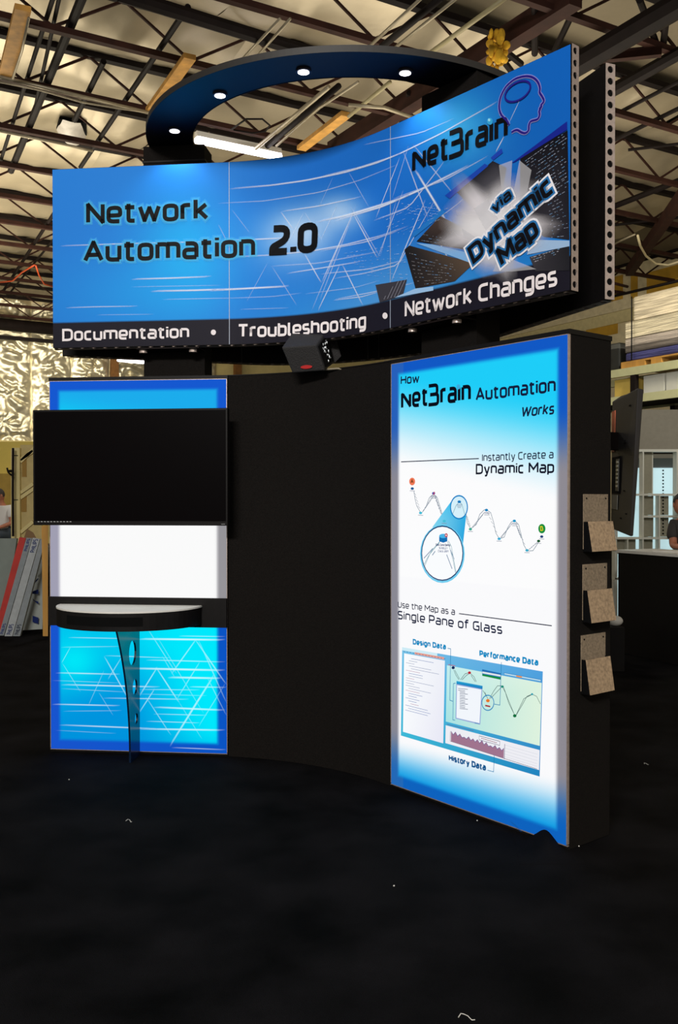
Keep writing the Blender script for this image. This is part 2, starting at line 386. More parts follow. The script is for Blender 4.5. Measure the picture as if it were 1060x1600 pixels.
# insulation sheets hung between the joists, each a piece of its own
def sheet_mesh(seed):
    m = MB(); nu, nv = 26, 12; Lx, Ly = 4.6, 2.0; vs = []
    for j in range(nv + 1):
        for i in range(nu + 1):
            x = Lx * i / nu; y = Ly * j / nv; e = math.sin(math.pi * j / nv)
            z = -.13 * e + .10 * e * noise.noise(Vector((x * .9, y * .8, seed * 7.1))) + .05 * noise.noise(Vector((x * 3.1, y * .7, seed * 3.3)))
            z -= .05 * e * math.exp(-((x % 2.3 - 1.15) / .12) ** 2)
            vs.append((x, y, z))
    m.add(vs, [(j * (nu + 1) + i, (j + 1) * (nu + 1) + i, (j + 1) * (nu + 1) + i + 1, j * (nu + 1) + i + 1) for j in range(nv) for i in range(nu)])
    me = m.mesh('insulation_sheet', True); me.materials.append(M_roof); return me
SH = [sheet_mesh(k) for k in range(5)]
RZ = math.radians(30)
K0, K1 = -2, 11
for k in range(K0, K1):
    d = 15.7 + 2 * k
    for i in range(10):
        e = -22 + 4.6 * i + (k % 2) * .7
        if e + 4.6 > EW + .3: continue
        cx, cy = project(AB(e + 2.3, d + 1, ROOF))
        if cx < -420 or cx > 1500: continue
        o = link('insulation_sheet', random.choice(SH), None, ceil); o.matrix_parent_inverse = Matrix.Identity(4)
        o.location = AB(e, d, ROOF + .03); o.rotation_euler = (0, 0, RZ)
# open-web joists
def joist(k):
    d = 15.7 + 2 * k; e0, e1 = -21, EW - .1
    o = MB().bar(AB(e0, d, ROOF - .05), AB(e1, d, ROOF - .05), .14, .1).build('roof_joist', M_dsteel, ceil)  # darker than the bottom chord: shade under the roof put into the colour
    MB().bar(AB(e0, d, BOT), AB(e1, d, BOT), .11, .09).build('bottom_chord', M_steel, o)
    w = MB(); P = 2.1; n = int((e1 - e0) / P)
    for i in range(n):
        a = e0 + i * P
        w.bar(AB(a, d, ROOF - .08), AB(a + P / 2, d, BOT + .03), .035); w.bar(AB(a + P / 2, d, BOT + .03), AB(a + P, d, ROOF - .08), .04)
    w.build('web_bars', M_steel, o)
for k in range(-4, 11): joist(k)
def line_px(name, x1, y1, x2, y2, z, r, m, parent=ceil, ext=0, square=False):
    a, b = PZ(x1, y1, z), PZ(x2, y2, z); d = (b - a) * ext
    mb = MB()
    if square: mb.bar(a - d, b + d, r * 1.6, r * 2)
    else: mb.tube([a - d, b + d], r, 8)
    return mb.build(name, m, parent)
for (x1, y1, x2, y2, r) in [(127, 0, 20, 260, .07), (82, 0, 3, 245, .035), (92, 0, 50, 190, .03), (285, 24, 130, 255, .045), (84, 334, 7, 452, .045),
                            (120, 330, 20, 452, .03), (160, 100, 118, 185, .05), (1060, 128, 956, 182, .035), (1060, 170, 956, 221, .04), (1060, 283, 956, 324, .07), (1060, 225, 985, 234, .03),
                            (1060, 340, 957, 352, .035), (1060, 390, 957, 420, .05)]:
    line_px('bridging_bar', x1, y1, x2, y2, BOT + .12, r, M_dsteel, ext=.04)
line_px('girder', 520, 236, 900, -8, BOT + .05, .15, M_steel, square=True)
line_px('girder', 1059, 317, 996, 407, BOT - .1, .13, M_steel, ext=.25, square=True)
line_px('girder', 217, 0, 486, 83, BOT - .15, .10, M_dsteel, ext=.1)
line_px('girder', 884, 112, 1064, 6, BOT - .3, .17, M_dsteel, ext=.15)
line_px('girder', 940, 152, 1064, 82, BOT - .1, .10, M_dsteel, ext=.15)
line_px('strut', 925, 91, 1034, 80, BOT - .1, .07, M_steel, square=True)
for (x1, y1, x2, y2) in [(768, 70, 800, 112), (775, 68, 815, 100), (768, 74, 752, 104), (640, 145, 628, 190), (646, 145, 634, 190), (836, 0, 836, 84), (905, 0, 862, 90), (1000, 0, 1030, 78), (1045, 0, 1036, 78)]:
    line_px('strut', x1, y1, x2, y2, BOT + .1, .05, M_dsteel)
# ceiling timbers
for (x1, y1, x2, y2, w) in [(36, 12, 9, 116, .17), (297, 88, 236, 173, .15), (541, 178, 471, 232, .15)]:
    MB().bar(PZ(x1, y1, BOT - .1), PZ(x2, y2, BOT - .1), w * 1.25, .08).build('timber_block', M_wood, ceil)
# torn roof vent: dark opening with a hanging flap
vt = MB(); pv = [PZ(x, y, ROOF - .14) for x, y in ((93, 186), (135, 192), (136, 212), (88, 203))]; vt.add(pv + [p + Vector((0, 0, .05)) for p in pv], [(0, 1, 2, 3), (7, 6, 5, 4), (0, 4, 5, 1), (1, 5, 6, 2), (2, 6, 7, 3), (3, 7, 4, 0)])
vo = vt.build('roof_vent', M_hole, ceil)
fp = MB(); g = 8; q = [PZ(x, y, ROOF - .2) for x, y in ((98, 187), (126, 192), (135, 213), (88, 202))]; vs = []
for j in range(g + 1):
    for i in range(g + 1):
        p = q[0].lerp(q[1], i / g).lerp(q[3].lerp(q[2], i / g), j / g); vs.append(p - Vector((0, 0, .28 * math.sin(math.pi * i / g) * (j / g) + .05 * noise.noise(p * 4))))
fp.add(vs, [(j * (g + 1) + i, j * (g + 1) + i + 1, (j + 1) * (g + 1) + i + 1, (j + 1) * (g + 1) + i) for j in range(g) for i in range(g)])
fp.build('torn_flap', mat('torn_white_facing', (190, 184, 176), .5, var=.15), vo, smooth=True)

# conduits and pipes, things of their own
def pipe(pts, z, r, m, label, cat='pipe', name='conduit_pipe', n=8):
    P = [PZ(x, y, z) for x, y in pts]; mb = MB().tube(P, r * (.45 if 'orange' in name else .66), n); o = mb.build(name, m, None, smooth=True)
    for i, p in enumerate(P[1:-1]): pass
    return tag(o, label, cat)
pipe([(0, 120), (120, 149), (240, 178)], BOT - .16, .05, M_pale, 'shiny metal conduit clipped under the joist at upper left')
pipe([(0, 128), (60, 140), (130, 160), (190, 170), (232, 176)], BOT - .22, .025, M_pale, 'thin grey cable sagging along the shiny conduit at upper left', 'cable', 'sagging_cable')
pipe([(0, 205), (110, 228), (145, 236)], BOT - .12, .04, M_pale, 'pale conduit under the joist above the left top corner of the sign')
pipe([(578, 72), (660, -4)], BOT - .3, .035, M_pale, 'leftmost pale pipe crossing above the ring canopy')
pipe([(596, 74), (690, -4)], BOT - .25, .075, M_dsteel, 'thick dark pipe crossing above the top of the ring canopy')
pipe([(612, 79), (714, -3)], BOT - .3, .035, M_pale, 'pale pipe just right of the thick dark pipe above the ring')
pipe([(668, 86), (790, -3)], BOT - .3, .05, mat('yellowed_pipe', (150, 140, 104), .5), 'yellowish pipe running down toward the ring near the foam blob')
pipe([(368, 104), (438, 29)], BOT - .25, .03, M_pale, 'left one of two slim pale pipes meeting the ring top at upper left')
pipe([(394, 97), (454, 29)], BOT - .25, .03, M_pale, 'right one of two slim pale pipes meeting the ring top at upper left')
pipe([(400, 232), (514, 136)], BOT - .25, .055, M_pale, 'leftmost pale pipe seen through the ring canopy')
pipe([(414, 232), (530, 134)], BOT - .11, .075, M_dsteel, 'dark pipe between pale pipes seen through the ring canopy')
pipe([(432, 228), (500, 168), (560, 128)], BOT - .25, .035, M_pale, 'rightmost pale pipe of the three seen through the ring canopy')
pipe([(545, 182), (610, 128)], BOT - .15, .05, mat('yellowed_pipe', (150, 140, 104), .5), 'yellowish pipe above the angled timber seen through the ring')
pipe([(545, 164), (600, 168), (650, 185)], BOT - .3, .05, M_pale, 'grey conduit bending behind the sign at the right inside of the ring')
pipe([(362, 202), (385, 186), (410, 186), (422, 196), (415, 205), (395, 208), (365, 203)], BOT - .2, .025, M_dsteel, 'thin black cable loop hanging inside the ring canopy', 'cable', 'cable_loop')
pipe([(950, 465), (1064, 438)], 7.2, .06, M_dsteel, 'dark pipe running along the yellow wall at right')
pipe([(950, 440), (981, 448)], 7.4, .06, M_steel, 'short rusty pipe stub ending before the yellow wall')
pipe([(957, 383), (975, 374), (993, 366)], BOT - .2, .04, M_pale, 'pale conduit beside the right end of the back sign')
pipe([(997, 368), (1001, 384), (1010, 400), (1025, 412), (1045, 414), (1064, 408)], BOT - .3, .045, mat('white_cable', (214, 200, 160), .5), 'white cable drooping in a curve below the right roof', 'cable', 'drooping_cable')
pipe([(0, 441), (20, 439), (34, 426), (44, 420), (54, 414)], BOT - .2, .05, mat('orange_cable', (186, 74, 34), .5), 'orange cable hanging left of the sign, rising to the right', 'cable', 'orange_cable')
pipe([(56, 415), (61, 430), (69, 444), (84, 448)], BOT - .4, .05, mat('orange_cable', (186, 74, 34), .5), 'orange cable falling down behind the left edge of the sign', 'cable', 'orange_cable')
pipe([(45, 28), (34, 80), (20, 122)], BOT - .2, .03, M_pale, 'thin pale conduit dropping beside the upper left timber')
# foam blob of spray insulation
fb = MB(); base = PZ(777, 78, BOT - .2)
for i in range(34): fb.ell(base + Vector((random.uniform(-.12, .14), random.uniform(-.12, .12), random.uniform(-.28, .2))), (random.uniform(.03, .07), random.uniform(.03, .08), random.uniform(.04, .11)), 10, 6)
tag(fb.build('foam_clump', mat('yellow_spray_foam', (196, 150, 28), .9, var=.3, bump=1, bscale=9), None, smooth=True), 'torn yellow insulation foam hanging at the girder joint above the sign', 'insulation')
# fluorescent fixtures
def tube_light(x1, y1, x2, y2, z, label, watts):
    a, b = PZ(x1, y1, z), PZ(x2, y2, z); t = thing('tube_light', label, 'light', tuple((a + b) / 2)); d = (b - a).normalized(); s = d.cross(Vector((0, 0, 1)))
    h = MB(); up = Vector((0, 0, 1)); h.hexa([a - s * .09 + up * .05, a + s * .09 + up * .05, b + s * .09 + up * .05, b - s * .09 + up * .05, a - s * .05 + up * .16, a + s * .05 + up * .16, b + s * .05 + up * .16, b - s * .05 + up * .16])
    h.build('housing', mat('white_enamel', (225, 222, 215), .4), t)
    for sg in (-1, 1): MB().tube([a + s * .045 * sg, b + s * .045 * sg], .045, 8).build('tube', mat('lit_tube', (255, 250, 255), emit=6), t)
    ca = (a + b) / 2; al = lamp('tube_glow', 'AREA', ca - Vector((0, 0, .1)), watts, (1, .96, .9), (0, 0, math.atan2(d.y, d.x)), shape='RECTANGLE', size=(b - a).length, size_y=.15); al.parent = t; al.matrix_parent_inverse = Matrix.Translation(t.location).inverted()
    for e in (a.lerp(b, .15), a.lerp(b, .85)): MB().bar(e + up * .15, (e.x, e.y, BOT - .04), .015).build('hanger', M_pale, t)
tube_light(306, 219, 438, 246, 8.2, 'long lit fluorescent tube fixture seen through the ring above the sign', 160)
tube_light(185, 562, 224, 566, 5.6, 'small lit fluorescent fixture far behind, under the sign left of the post', 30)

# foil-covered back wall
wb = struct(MB().box(-22, EW + .2, DW + .16, DW + .4, 0, ROOF + .3, RW).build('wall_back', M_cream))
def foil_mesh(seed):
    m = MB(); nu, nv = 34, 110; w, h = 1.5, 5.25; vs = []
    stars = [(random.uniform(.1, 1.4), random.uniform(0, h), random.uniform(0, 6)) for _ in range(9)]
    for j in range(nv + 1):
        for i in range(nu + 1):
            x = w * i / nu; z = h * j / nv; e = math.sin(math.pi * min(1, max(0, i / nu))) ** .5
            v = abs(noise.noise(Vector((x * 1.6 + z * .8, z * 2.6, seed)))) * .30 + abs(noise.noise(Vector((x * 3 + z, z * 4 - x * 2, seed + 9)))) * .08
            for sx, sz, ph in stars:
                dx, dz = x - sx, z - sz; r = math.hypot(dx, dz) + .05
                if r < .8: v += .11 * abs(math.sin(math.atan2(dz, dx) * 4 + ph)) * math.exp(-r * 3)
            vs.append((x, -(.03 + e * (.05 + v)), z))
    m.add(vs, [(j * (nu + 1) + i, j * (nu + 1) + i + 1, (j + 1) * (nu + 1) + i + 1, (j + 1) * (nu + 1) + i) for j in range(nv) for i in range(nu)])
    me = m.mesh('foil_sheet', True); me.materials.append(M_foil); return me
FM = [foil_mesh(s * 3.7) for s in range(4)]
for i in range(24):
    e = -21 + 1.5 * i
    o = link('foil_sheet', FM[i % 4], None, wb); o.matrix_parent_inverse = Matrix.Identity(4); o.location = AB(e, DW + .14, 3.9); o.rotation_euler = (0, 0, RZ)
for px_ in (186, 431):
    p = PD(px_, 566, 36); e = p.dot(A_)
    MB().box(e - .15, e + .15, DW - .25, DW - .05, 3.2, 9.1, RW).build('wall_post', mat('brown_timber', (120, 78, 30), .7, var=.2), wb)
MB().box(-22, EW, DW - .1, DW + .16, 3.72, 3.9, RW).build('wall_ledge', M_cream, wb)
tag(MB().tube([AB(-14, DW - .6, 8.1), AB(14, DW - .6, 8.1)], .22, 10).build('wall_pipe', M_dsteel, None, smooth=True), 'thick dark pipe along the top of the foil wall at left', 'pipe')
tag(MB().box(-14, 14, DW - 1.1, DW - .9, 7.5, 7.62, RW).build('sprinkler_pipe', M_dsteel), 'thin dark bar below the thick pipe on the foil wall', 'pipe')
# right wall: yellow drywall with plastered joints
wr = struct(MB().box(EW, EW + .25, -12, DW + .2, 0, ROOF + .3, RW).build('wall_right', M_plaster))
def wall_patch(px0, py0, px1, py1, tilt=0):
    def hit(px, py):
        d = ray(px, py); t = (EW - .0) / d.dot(A_); p = Vector((0, 0, EYE)) + d * t; return p.dot(B_), p.z
    a = hit(px0, (py0 + py1) / 2)[0]; b = hit(px1, (py0 + py1) / 2)[0]; z1 = hit((px0 + px1) / 2, py0)[1]; z0 = hit((px0 + px1) / 2, py1)[1]
    MB().box(EW - .03, EW, min(a, b), max(a, b), z0, z1, RW).build('drywall_board', M_drywall, wr)
for q in [(948, 433, 974, 470), (987, 428, 997, 466), (1012, 416, 1090, 452), (975, 482, 984, 489), (862, 502, 905, 520), (917, 500, 966, 526), (1066, 470, 1100, 500), (800, 515, 855, 530)]: wall_patch(*q)
p = PD(1000, 480, 28)
def wall_line(py_at_1000, w, name, m, out=.12):
    d = ray(1000, py_at_1000); t = EW / d.dot(A_); z = EYE + d.z * t
    MB().box(EW - out, EW, -10, DW, z - w / 2, z + w / 2, RW).build(name, m, wr)
wall_line(477, .10, 'wall_ledge', M_plaster); wall_line(486, .5, 'wall_band', mat('cream_wall_band', (196, 182, 134), .8, var=.1), .06)

# ---------------------------------------------------------------- booth
PT = 2.44
def arc_join(P1, P2, half, n=26):
    P1 = Vector(P1); P2 = Vector(P2); ch = P2 - P1; a0 = math.atan2(ch.y, ch.x); R = ch.length / (2 * math.sin(half)); out = []
    # concave towards the viewer when half>0
    for i in range(n + 1):
        t = -half + 2 * half * i / n
        # circle centre
        c = P1 + ch / 2 - Vector((-math.sin(a0), math.cos(a0))) * R * math.cos(half)
        ang = a0 + math.pi / 2 - t; out.append(c + Vector((math.cos(ang), math.sin(ang))) * R)
    return out
sign_plan = [Vector((-1.849, 6.01))] + arc_join((-.693, 5.877), (.294, 5.321), math.radians(21.9)) + [Vector((1.084, 4.365))]
SG = Surf(sign_plan)
U1, U2 = SG.U[1], SG.U[-2]
SZ0, SZ1 = 2.629, 3.779
booth_plan = [Vector((-1.885, 6.048))] + arc_join((-.714, 5.926), (.30, 5.296), math.radians(21.9)) + [Vector((1.075, 4.332))]
BT = Surf(booth_plan); BU1, BU2 = BT.U[1], BT.U[-2]
LP = Surf([booth_plan[0], booth_plan[1]]); RP = Surf([booth_plan[-2], booth_plan[-1]])
TH = .324

# ---- right lightbox tower
rt = thing('lightbox_tower', 'tall black tower with backlit white poster headed How ... Automation Works, right end of the booth', 'display tower', tuple(RP.at(RP.L / 2, 0, -TH / 2)))
slab(RP, 0, RP.L, .004, PT - .02, -TH, -.007, 9).build('cabinet', M_black, rt)
slab(RP, -.004, RP.L + .004, PT - .02, PT + .003, -TH - .004, .004, 9).build('top_cap', M_blackp, rt)
fr = MB()
for a, b, c, d in ((0, .004, .03, PT - .02), (RP.L - .007, RP.L, .03, PT - .02), (0, RP.L, .02, .024), (0, RP.L, PT - .023, PT - .02)):
    s = slab(RP, a, b, c, d, -.0068, .006, 9); fr.add(s.v, s.f)
fr.build('trim_frame', M_alu, rt)
def right_col(u, z, p):
    s = u / RP.L; t = z / PT; e = min(u, RP.L - u, z - .02, PT - .02 - z); ins = smooth(.050, .078, e)
    k = t + (s - .3) * .10 * (1 if t > .5 else 0)
    topw = smooth(.78, .945, k); bot = 1 - smooth(.015, .12 + .02 * s, t)
    inner = mix((252, 252, 253), (205, 240, 252), smooth(.73, .82, k)); inner = mix(inner, (30, 205, 248), topw)
    if t < .5: inner = mix((250, 250, 252), (0, 150, 226), bot)
    bord = mix((142, 138, 146), (18, 88, 196), smooth(.72, .86, t)); bord = mix(bord, (14, 98, 190), 1 - smooth(.04, .15, t))  # border tint puts the lightbox's dim, unlit rim into the colour
    if 0 < s < .08: bord = mix(bord, (120, 128, 150), .2)
    return mix(bord, inner, ins)
rpan = colour_grid(RP, .004, RP.L - .007, .024, PT - .023, .004, 130, 250, right_col).build('backlit_poster', LIT, rt)
def RL(txt, p0, p1, ptop, col=(22, 26, 50), w=.12, off=.0062, **k): return lettering(RP, txt, p0, p1, 0, col, off, 'lettering', LIT, rt, w * 1.55, ptop, **k)
NV = (20, 28, 58)
RL('How', (627.7, 601), (656.6, 598), (627.7, 587.5), NV)
RL('{et}rajn', (628.3, 638.5), (737.3, 626), (628.3, 610), (10, 14, 26), .125, gap=.14)
RL('Automation', (745, 626.6), (870, 612.5), (745, 606.5), NV)
RL('Works', (815.7, 651.5), (867, 647.3), (815.7, 635.5), NV, slant=.18)
RL('Instantly Create a', (755, 720.9), (866.6, 716), (755, 709.5), NV, .10)
RL('Dynamic Map', (745.2, 741), (867.5, 738.9), (745.2, 725.2), (14, 16, 34), .12)
RL('Use the Map as a', (623.2, 949), (712.5, 961), (623.2, 939.5), NV, .10)
RL('Single Pane of Glass', (623.2, 967), (786.4, 990.8), (623.2, 954), NV, .11)
BLU = (20, 140, 196)
RL('Design Data', (646.7, 1006.5), (698.5, 1014.8), (646.7, 998.2), BLU, .18)
RL('Performance Data', (750.9, 1025.4), (842.9, 1040), (750.9, 1016), BLU, .18)
RL('History Data', (703, 1188), (761, 1204), (703, 1178.8), (16, 84, 140), .18)
g = MB()
stroke_px(g, RP, [(628.3, 721.7), (750, 716.6)], 1.5, NV, .0062); g.build('ruled_line', LIT, rt); g = MB(); stroke_px(g, RP, [(718.8, 958.6), (864, 977.6)], 1.5, NV, .0062)
g.build('ruled_line', LIT, rt)
g = MB(); poly_px(g, RP, ellipse_px(718, 604.5, 3, 4), (60, 170, 220), .0066); g.build('logo_dot', LIT, rt)
# route diagram
z2 = conv(610, 690, 3.786)
g = MB()
DK = (96, 122, 140); TEAL = (90, 150, 165)
routes = [[(145, 290), (152, 340), (162, 380), (185, 420)], [(195, 418), (215, 390), (235, 335), (262, 310)], [(200, 412), (262, 322)], [(262, 310), (285, 335), (300, 385), (312, 425), (322, 462)], [(272, 322), (308, 430)],
          [(322, 465), (345, 465), (375, 430)], [(455, 430), (460, 480), (480, 512)], [(485, 512), (515, 490), (535, 430), (560, 405), (575, 403)], [(495, 508), (555, 430)], [(575, 403), (600, 420), (618, 480), (630, 540), (650, 573)],
          [(650, 575), (680, 565), (700, 510), (722, 475), (742, 468)], [(662, 568), (715, 500)], [(742, 468), (765, 490), (780, 550), (795, 610), (815, 645)], [(755, 500), (780, 570)], [(815, 648), (850, 645), (870, 615), (888, 585)]]
for L in routes: stroke_px(g, RP, z2(L), .9, DK, .0062)
for i, L in enumerate(routes):
    (x0, y0), (x1, y1) = z2(L)[0], z2(L)[-1]
    for k in range(5):
        t = .15 + .15 * k; x = x0 + (x1 - x0) * t; y = y0 + (y1 - y0) * t; stroke_px(g, RP, [(x - 1.8, y - 2.2 * (1 if y1 < y0 else -1) * -1), (x + 1.8, y + 2.2 * (1 if y1 < y0 else -1) * -1)], .7, (140, 150, 165), .0062, sub=0)
g.build('route_lines', LIT, rt)['kind'] = 'stuff'
g = MB()
for x, y, c in ((136, 278, (30, 90, 150)), (185, 422, (70, 190, 215)), (262, 306, (70, 90, 170)), (325, 470, (70, 190, 215)), (480, 518, (60, 170, 150)), (575, 405, (20, 130, 190)), (650, 575, (60, 170, 210)), (740, 469, (20, 150, 200)), (815, 643, (60, 170, 200)), (902, 562, (30, 60, 120)), (884, 588, (20, 80, 40))):
    (X_, Y_), = z2([(x, y)]); poly_px(g, RP, ellipse_px(X_, Y_, 2.6, 2.1, n=12), c, .0064); stroke_px(g, RP, [(X_ - 4, Y_ + 3.4), (X_ + 4, Y_ + 3.8)], .8, (130, 140, 160), .0064, sub=0)
    if x in (262, 575, 742, 740): stroke_px(g, RP, [(X_ - 5.5, Y_ + 5), (X_ + 5.5, Y_ + 5.3)], .8, (110, 120, 150), .0064, sub=0); stroke_px(g, RP, [(X_ - 3.5, Y_ + 7.5), (X_ + 3.5, Y_ + 7.8)], .7, (130, 140, 160), .0064, sub=0)
(X_, Y_), = z2([(262, 308)]); stroke_px(g, RP, [(X_, Y_ + 2), (X_ + 1.5, Y_ - 3)], 1.6, (210, 40, 60), .0066, sub=0)
g.build('route_nodes', LIT, rt)['kind'] = 'stuff'
g = MB(); A1 = z2(ellipse_px(413, 388, 50, 68)); A2 = z2(ellipse_px(314, 660, 122, 160))
poly_px(g, RP, z2([(365, 355), (455, 440), (432, 640), (255, 505)]), [(60, 190, 236), (40, 170, 225), (40, 165, 222), (130, 215, 240)], .0063)
g.build('magnifier_beam', LIT, rt)
g = MB(); poly_px(g, RP, A1, (214, 240, 250), .0066); poly_px(g, RP, A2, (250, 252, 254), .0066); g.build('magnifier_lens', LIT, rt)
g = MB(); stroke_px(g, RP, A1, 2.2, (20, 132, 200), .0070, closed=True, sub=0); stroke_px(g, RP, z2(ellipse_px(314, 664, 128, 166)), 3, (110, 205, 240), .0068, closed=True, sub=0); stroke_px(g, RP, A2, 1.9, (12, 60, 110), .0071, closed=True, sub=0)
g.build('magnifier_ring', LIT, rt)
g = MB()
for L in ([(375, 430), (395, 380), (413, 358)], [(413, 358), (430, 370), (447, 430)], [(205, 728), (225, 690), (255, 640), (300, 590)], [(210, 735), (240, 665), (298, 596)], [(345, 590), (362, 640), (380, 710), (392, 775)], [(350, 586), (368, 620), (395, 770)]): stroke_px(g, RP, z2(L), .8, TEAL, .0073)
for L in ([(205, 690), (258, 632)], [(255, 672), (272, 648)], [(362, 640), (384, 695)], [(340, 668), (372, 752)]): stroke_px(g, RP, z2(L), 1.5, (130, 150, 175), .0073)
g.build('lens_routes', LIT, rt)['kind'] = 'stuff'
g = MB(); poly_px(g, RP, z2([(296, 560), (344, 560), (344, 590), (320, 598), (296, 590)]), (20, 110, 180), .0075); poly_px(g, RP, z2(ellipse_px(320, 558, 24, 13, n=16)), (70, 180, 230), .0078); poly_px(g, RP, z2(ellipse_px(338, 554, 9, 12, n=12)), (190, 20, 50), .0081)
stroke_px(g, RP, z2([(333, 554), (343, 554)]), .9, (255, 255, 255), .0084, sub=0); stroke_px(g, RP, z2([(338, 548), (338, 560)]), .9, (255, 255, 255), .0084, sub=0)
(X_, Y_), = z2([(415, 356)]); poly_px(g, RP, ellipse_px(X_, Y_, 2.8, 2.2, n=12), (20, 120, 190), .0075)
for yy, ww in ((374, 17), (382, 14), (390, 10)): stroke_px(g, RP, z2([(415 - ww, yy), (415 + ww, yy)]), .8, (110, 130, 160), .0075, sub=0)
g.build('router_icon', LIT, rt)
RL('Bos Core Demo', z2([(277, 616)])[0], z2([(362, 619)])[0], z2([(277, 603)])[0], (30, 50, 110), .14, .0086)
RL('10.100.2.1', z2([(295, 635)])[0], z2([(345, 637)])[0], z2([(295, 623)])[0], (70, 90, 140), .12, .0086)
RL('Cisco 2811', z2([(290, 653)])[0], z2([(352, 655)])[0], z2([(290, 641)])[0], (70, 90, 140), .12, .0086)
g = MB(); poly_px(g, RP, ellipse_px(645.7, 752.4, 4.6, 6), (240, 120, 84), .0064); g.build('marker_a', LIT, rt)['label'] = 'orange marker disc with letter A'
g = MB(); poly_px(g, RP, ellipse_px(848.5, 826, 5.6, 7.4), (20, 142, 60), .0064); g.build('marker_b', LIT, rt)['label'] = 'green marker disc with letter B'
RL('A', (643.6, 755), (648, 754.8), (643.6, 749), (80, 50, 10), .13, .0076); RL('B', (846.4, 829.5), (850.8, 829.3), (846.4, 822.2), (226, 206, 30), .13, .0076)
# application screenshot
qc = [(630, 1011), (850, 1049), (845, 1213), (628, 1149)]
def Q(s, t):
    a = Vector(qc[0]).lerp(Vector(qc[1]), s); b = Vector(qc[3]).lerp(Vector(qc[2]), s); r = a.lerp(b, t); return (r.x, r.y)
def QR(g, s0, t0, s1, t1, c, off): poly_px(g, RP, [Q(s0, t0), Q(s1, t0), Q(s1, t1), Q(s0, t1)], c, off)
def QL(g, L, w, c, off): stroke_px(g, RP, [Q(s, t) for s, t in L], w, c, off, sub=0)
g = MB(); QR(g, 0, 0, 1, 1, [(120, 195, 232), (80, 160, 222), (30, 130, 190), (60, 185, 215)], .0063); QR(g, .015, .065, .305, .95, [(250, 252, 254), (238, 240, 248), (232, 232, 246), (248, 250, 253)], .0066)
QR(g, .32, .11, .995, .71, [(196, 238, 238), (222, 242, 222), (222, 242, 222), (168, 226, 226)], .0066); QR(g, .32, .75, .995, .94, (238, 238, 244), .0066); QR(g, .09, .03, .3, .055, (236, 160, 140), .0069)
QR(g, 0, 0, .25, .035, (206, 236, 246), .0066)
g.build('screenshot_panes', LIT, rt)['kind'] = 'stuff'
g = MB()
random.seed(5)
for i in range(22):
    t = .11 + i * .028; ln = random.choice((.06, .1, .16, .2)); s0 = .03 + random.choice((0, .02, .035)); QL(g, [(s0, t), (min(.29, s0 + ln), t)], .7, random.choice(((150, 160, 190), (120, 140, 190), (190, 150, 170))), .0069)
for i in range(14): QL(g, [(.01 + i * .022, .045), (.022 + i * .022, .045)], .8, (70, 110, 160), .0070)
QL(g, [(.33, .1), (.38, .1)], 1, (200, 80, 80), .007); QL(g, [(.33, .735), (.52, .73)], 1, (90, 110, 160), .007)
for t in (.79, .82, .85, .88, .905): QL(g, [(.745, t), (.98, t + .005)], .5, (205, 208, 220), .0069)
QL(g, [(.355, .80), (.355, .905)], .7, (60, 60, 80), .007); QL(g, [(.355, .905), (.98, .935)], .7, (90, 90, 110), .007); QL(g, [(.745, .78), (.745, .93)], .9, (90, 80, 120), .0072)
QR(g, .56, .765, .71, .81, (90, 90, 110), .0069); QR(g, .562, .77, .708, .805, (240, 240, 248), .0071); QL(g, [(.575, .785), (.69, .79)], .8, (140, 60, 70), .0073)
g.build('screenshot_text', LIT, rt)['kind'] = 'stuff'
g = MB(); top = []
for i in range(25):
    s = .36 + .38 * i / 24; top.append((s, .815 - .018 * (i % 4 == 0) - .012 * (i % 4 == 2) * (i % 3) + .028 * i / 24 + (.012 if i % 2 else 0)))
pts = [Q(s, t) for s, t in top]; bt = [Q(s, .905 + .02 * (s - .36) / .38) for s, t in top]
for i in range(24): poly_px(g, RP, [pts[i], pts[i + 1], bt[i + 1], bt[i]], (160, 116, 142), .0070)
stroke_px(g, RP, pts, .9, (110, 90, 150), .0073, sub=0); g.build('history_chart', LIT, rt)
zq = conv(620, 990, 4.24); g = MB(); RT = (70, 100, 96)
for L in ([(385, 240), (400, 275), (420, 305)], [(392, 240), (408, 270), (424, 300)], [(430, 305), (460, 265), (490, 258), (520, 285), (535, 318)], [(440, 305), (470, 275), (492, 262)], [(500, 275), (528, 318)], [(578, 375), (600, 410), (612, 430)], [(590, 385), (608, 425)], [(622, 430), (650, 380), (675, 345), (708, 345)], [(630, 428), (700, 355)], [(708, 350), (728, 390), (750, 460), (790, 540)], [(715, 352), (740, 420), (785, 530)],
          [(800, 538), (840, 470), (870, 415), (905, 400)], [(795, 545), (850, 430), (905, 402)], [(905, 400), (935, 415), (960, 465)]): stroke_px(g, RP, zq(L), .8, RT, .0071)
g.build('screenshot_routes', LIT, rt)['kind'] = 'stuff'
g = MB()
for x, y, c, r in ((382, 225, (20, 40, 90), 2.6), (490, 258, (190, 30, 50), 2.4), (612, 443, (232, 120, 40), 3), (708, 350, (20, 140, 120), 2.2), (790, 543, (16, 110, 60), 2.8), (905, 400, (40, 160, 180), 1.8)):
    (X_, Y_), = zq([(x, y)]); poly_px(g, RP, ellipse_px(X_, Y_, r, r * .9, n=12), c, .0076)
stroke_px(g, RP, zq(ellipse_px(612, 457, 40, 50)), 1.5, (20, 130, 190), .0078, closed=True, sub=0); stroke_px(g, RP, zq([(594, 475), (628, 482)]), 2.4, (170, 40, 50), .0078, sub=0)
for L in ([(345, 96), (366, 100), (360, 440), (380, 447)], [(398, 327), (384, 330), (380, 570), (395, 572)], [(702, 188), (692, 472), (655, 466)], [(610, 903), (650, 914), (655, 805)]): stroke_px(g, RP, zq(L), 1, (30, 130, 180), .0080, sub=0)
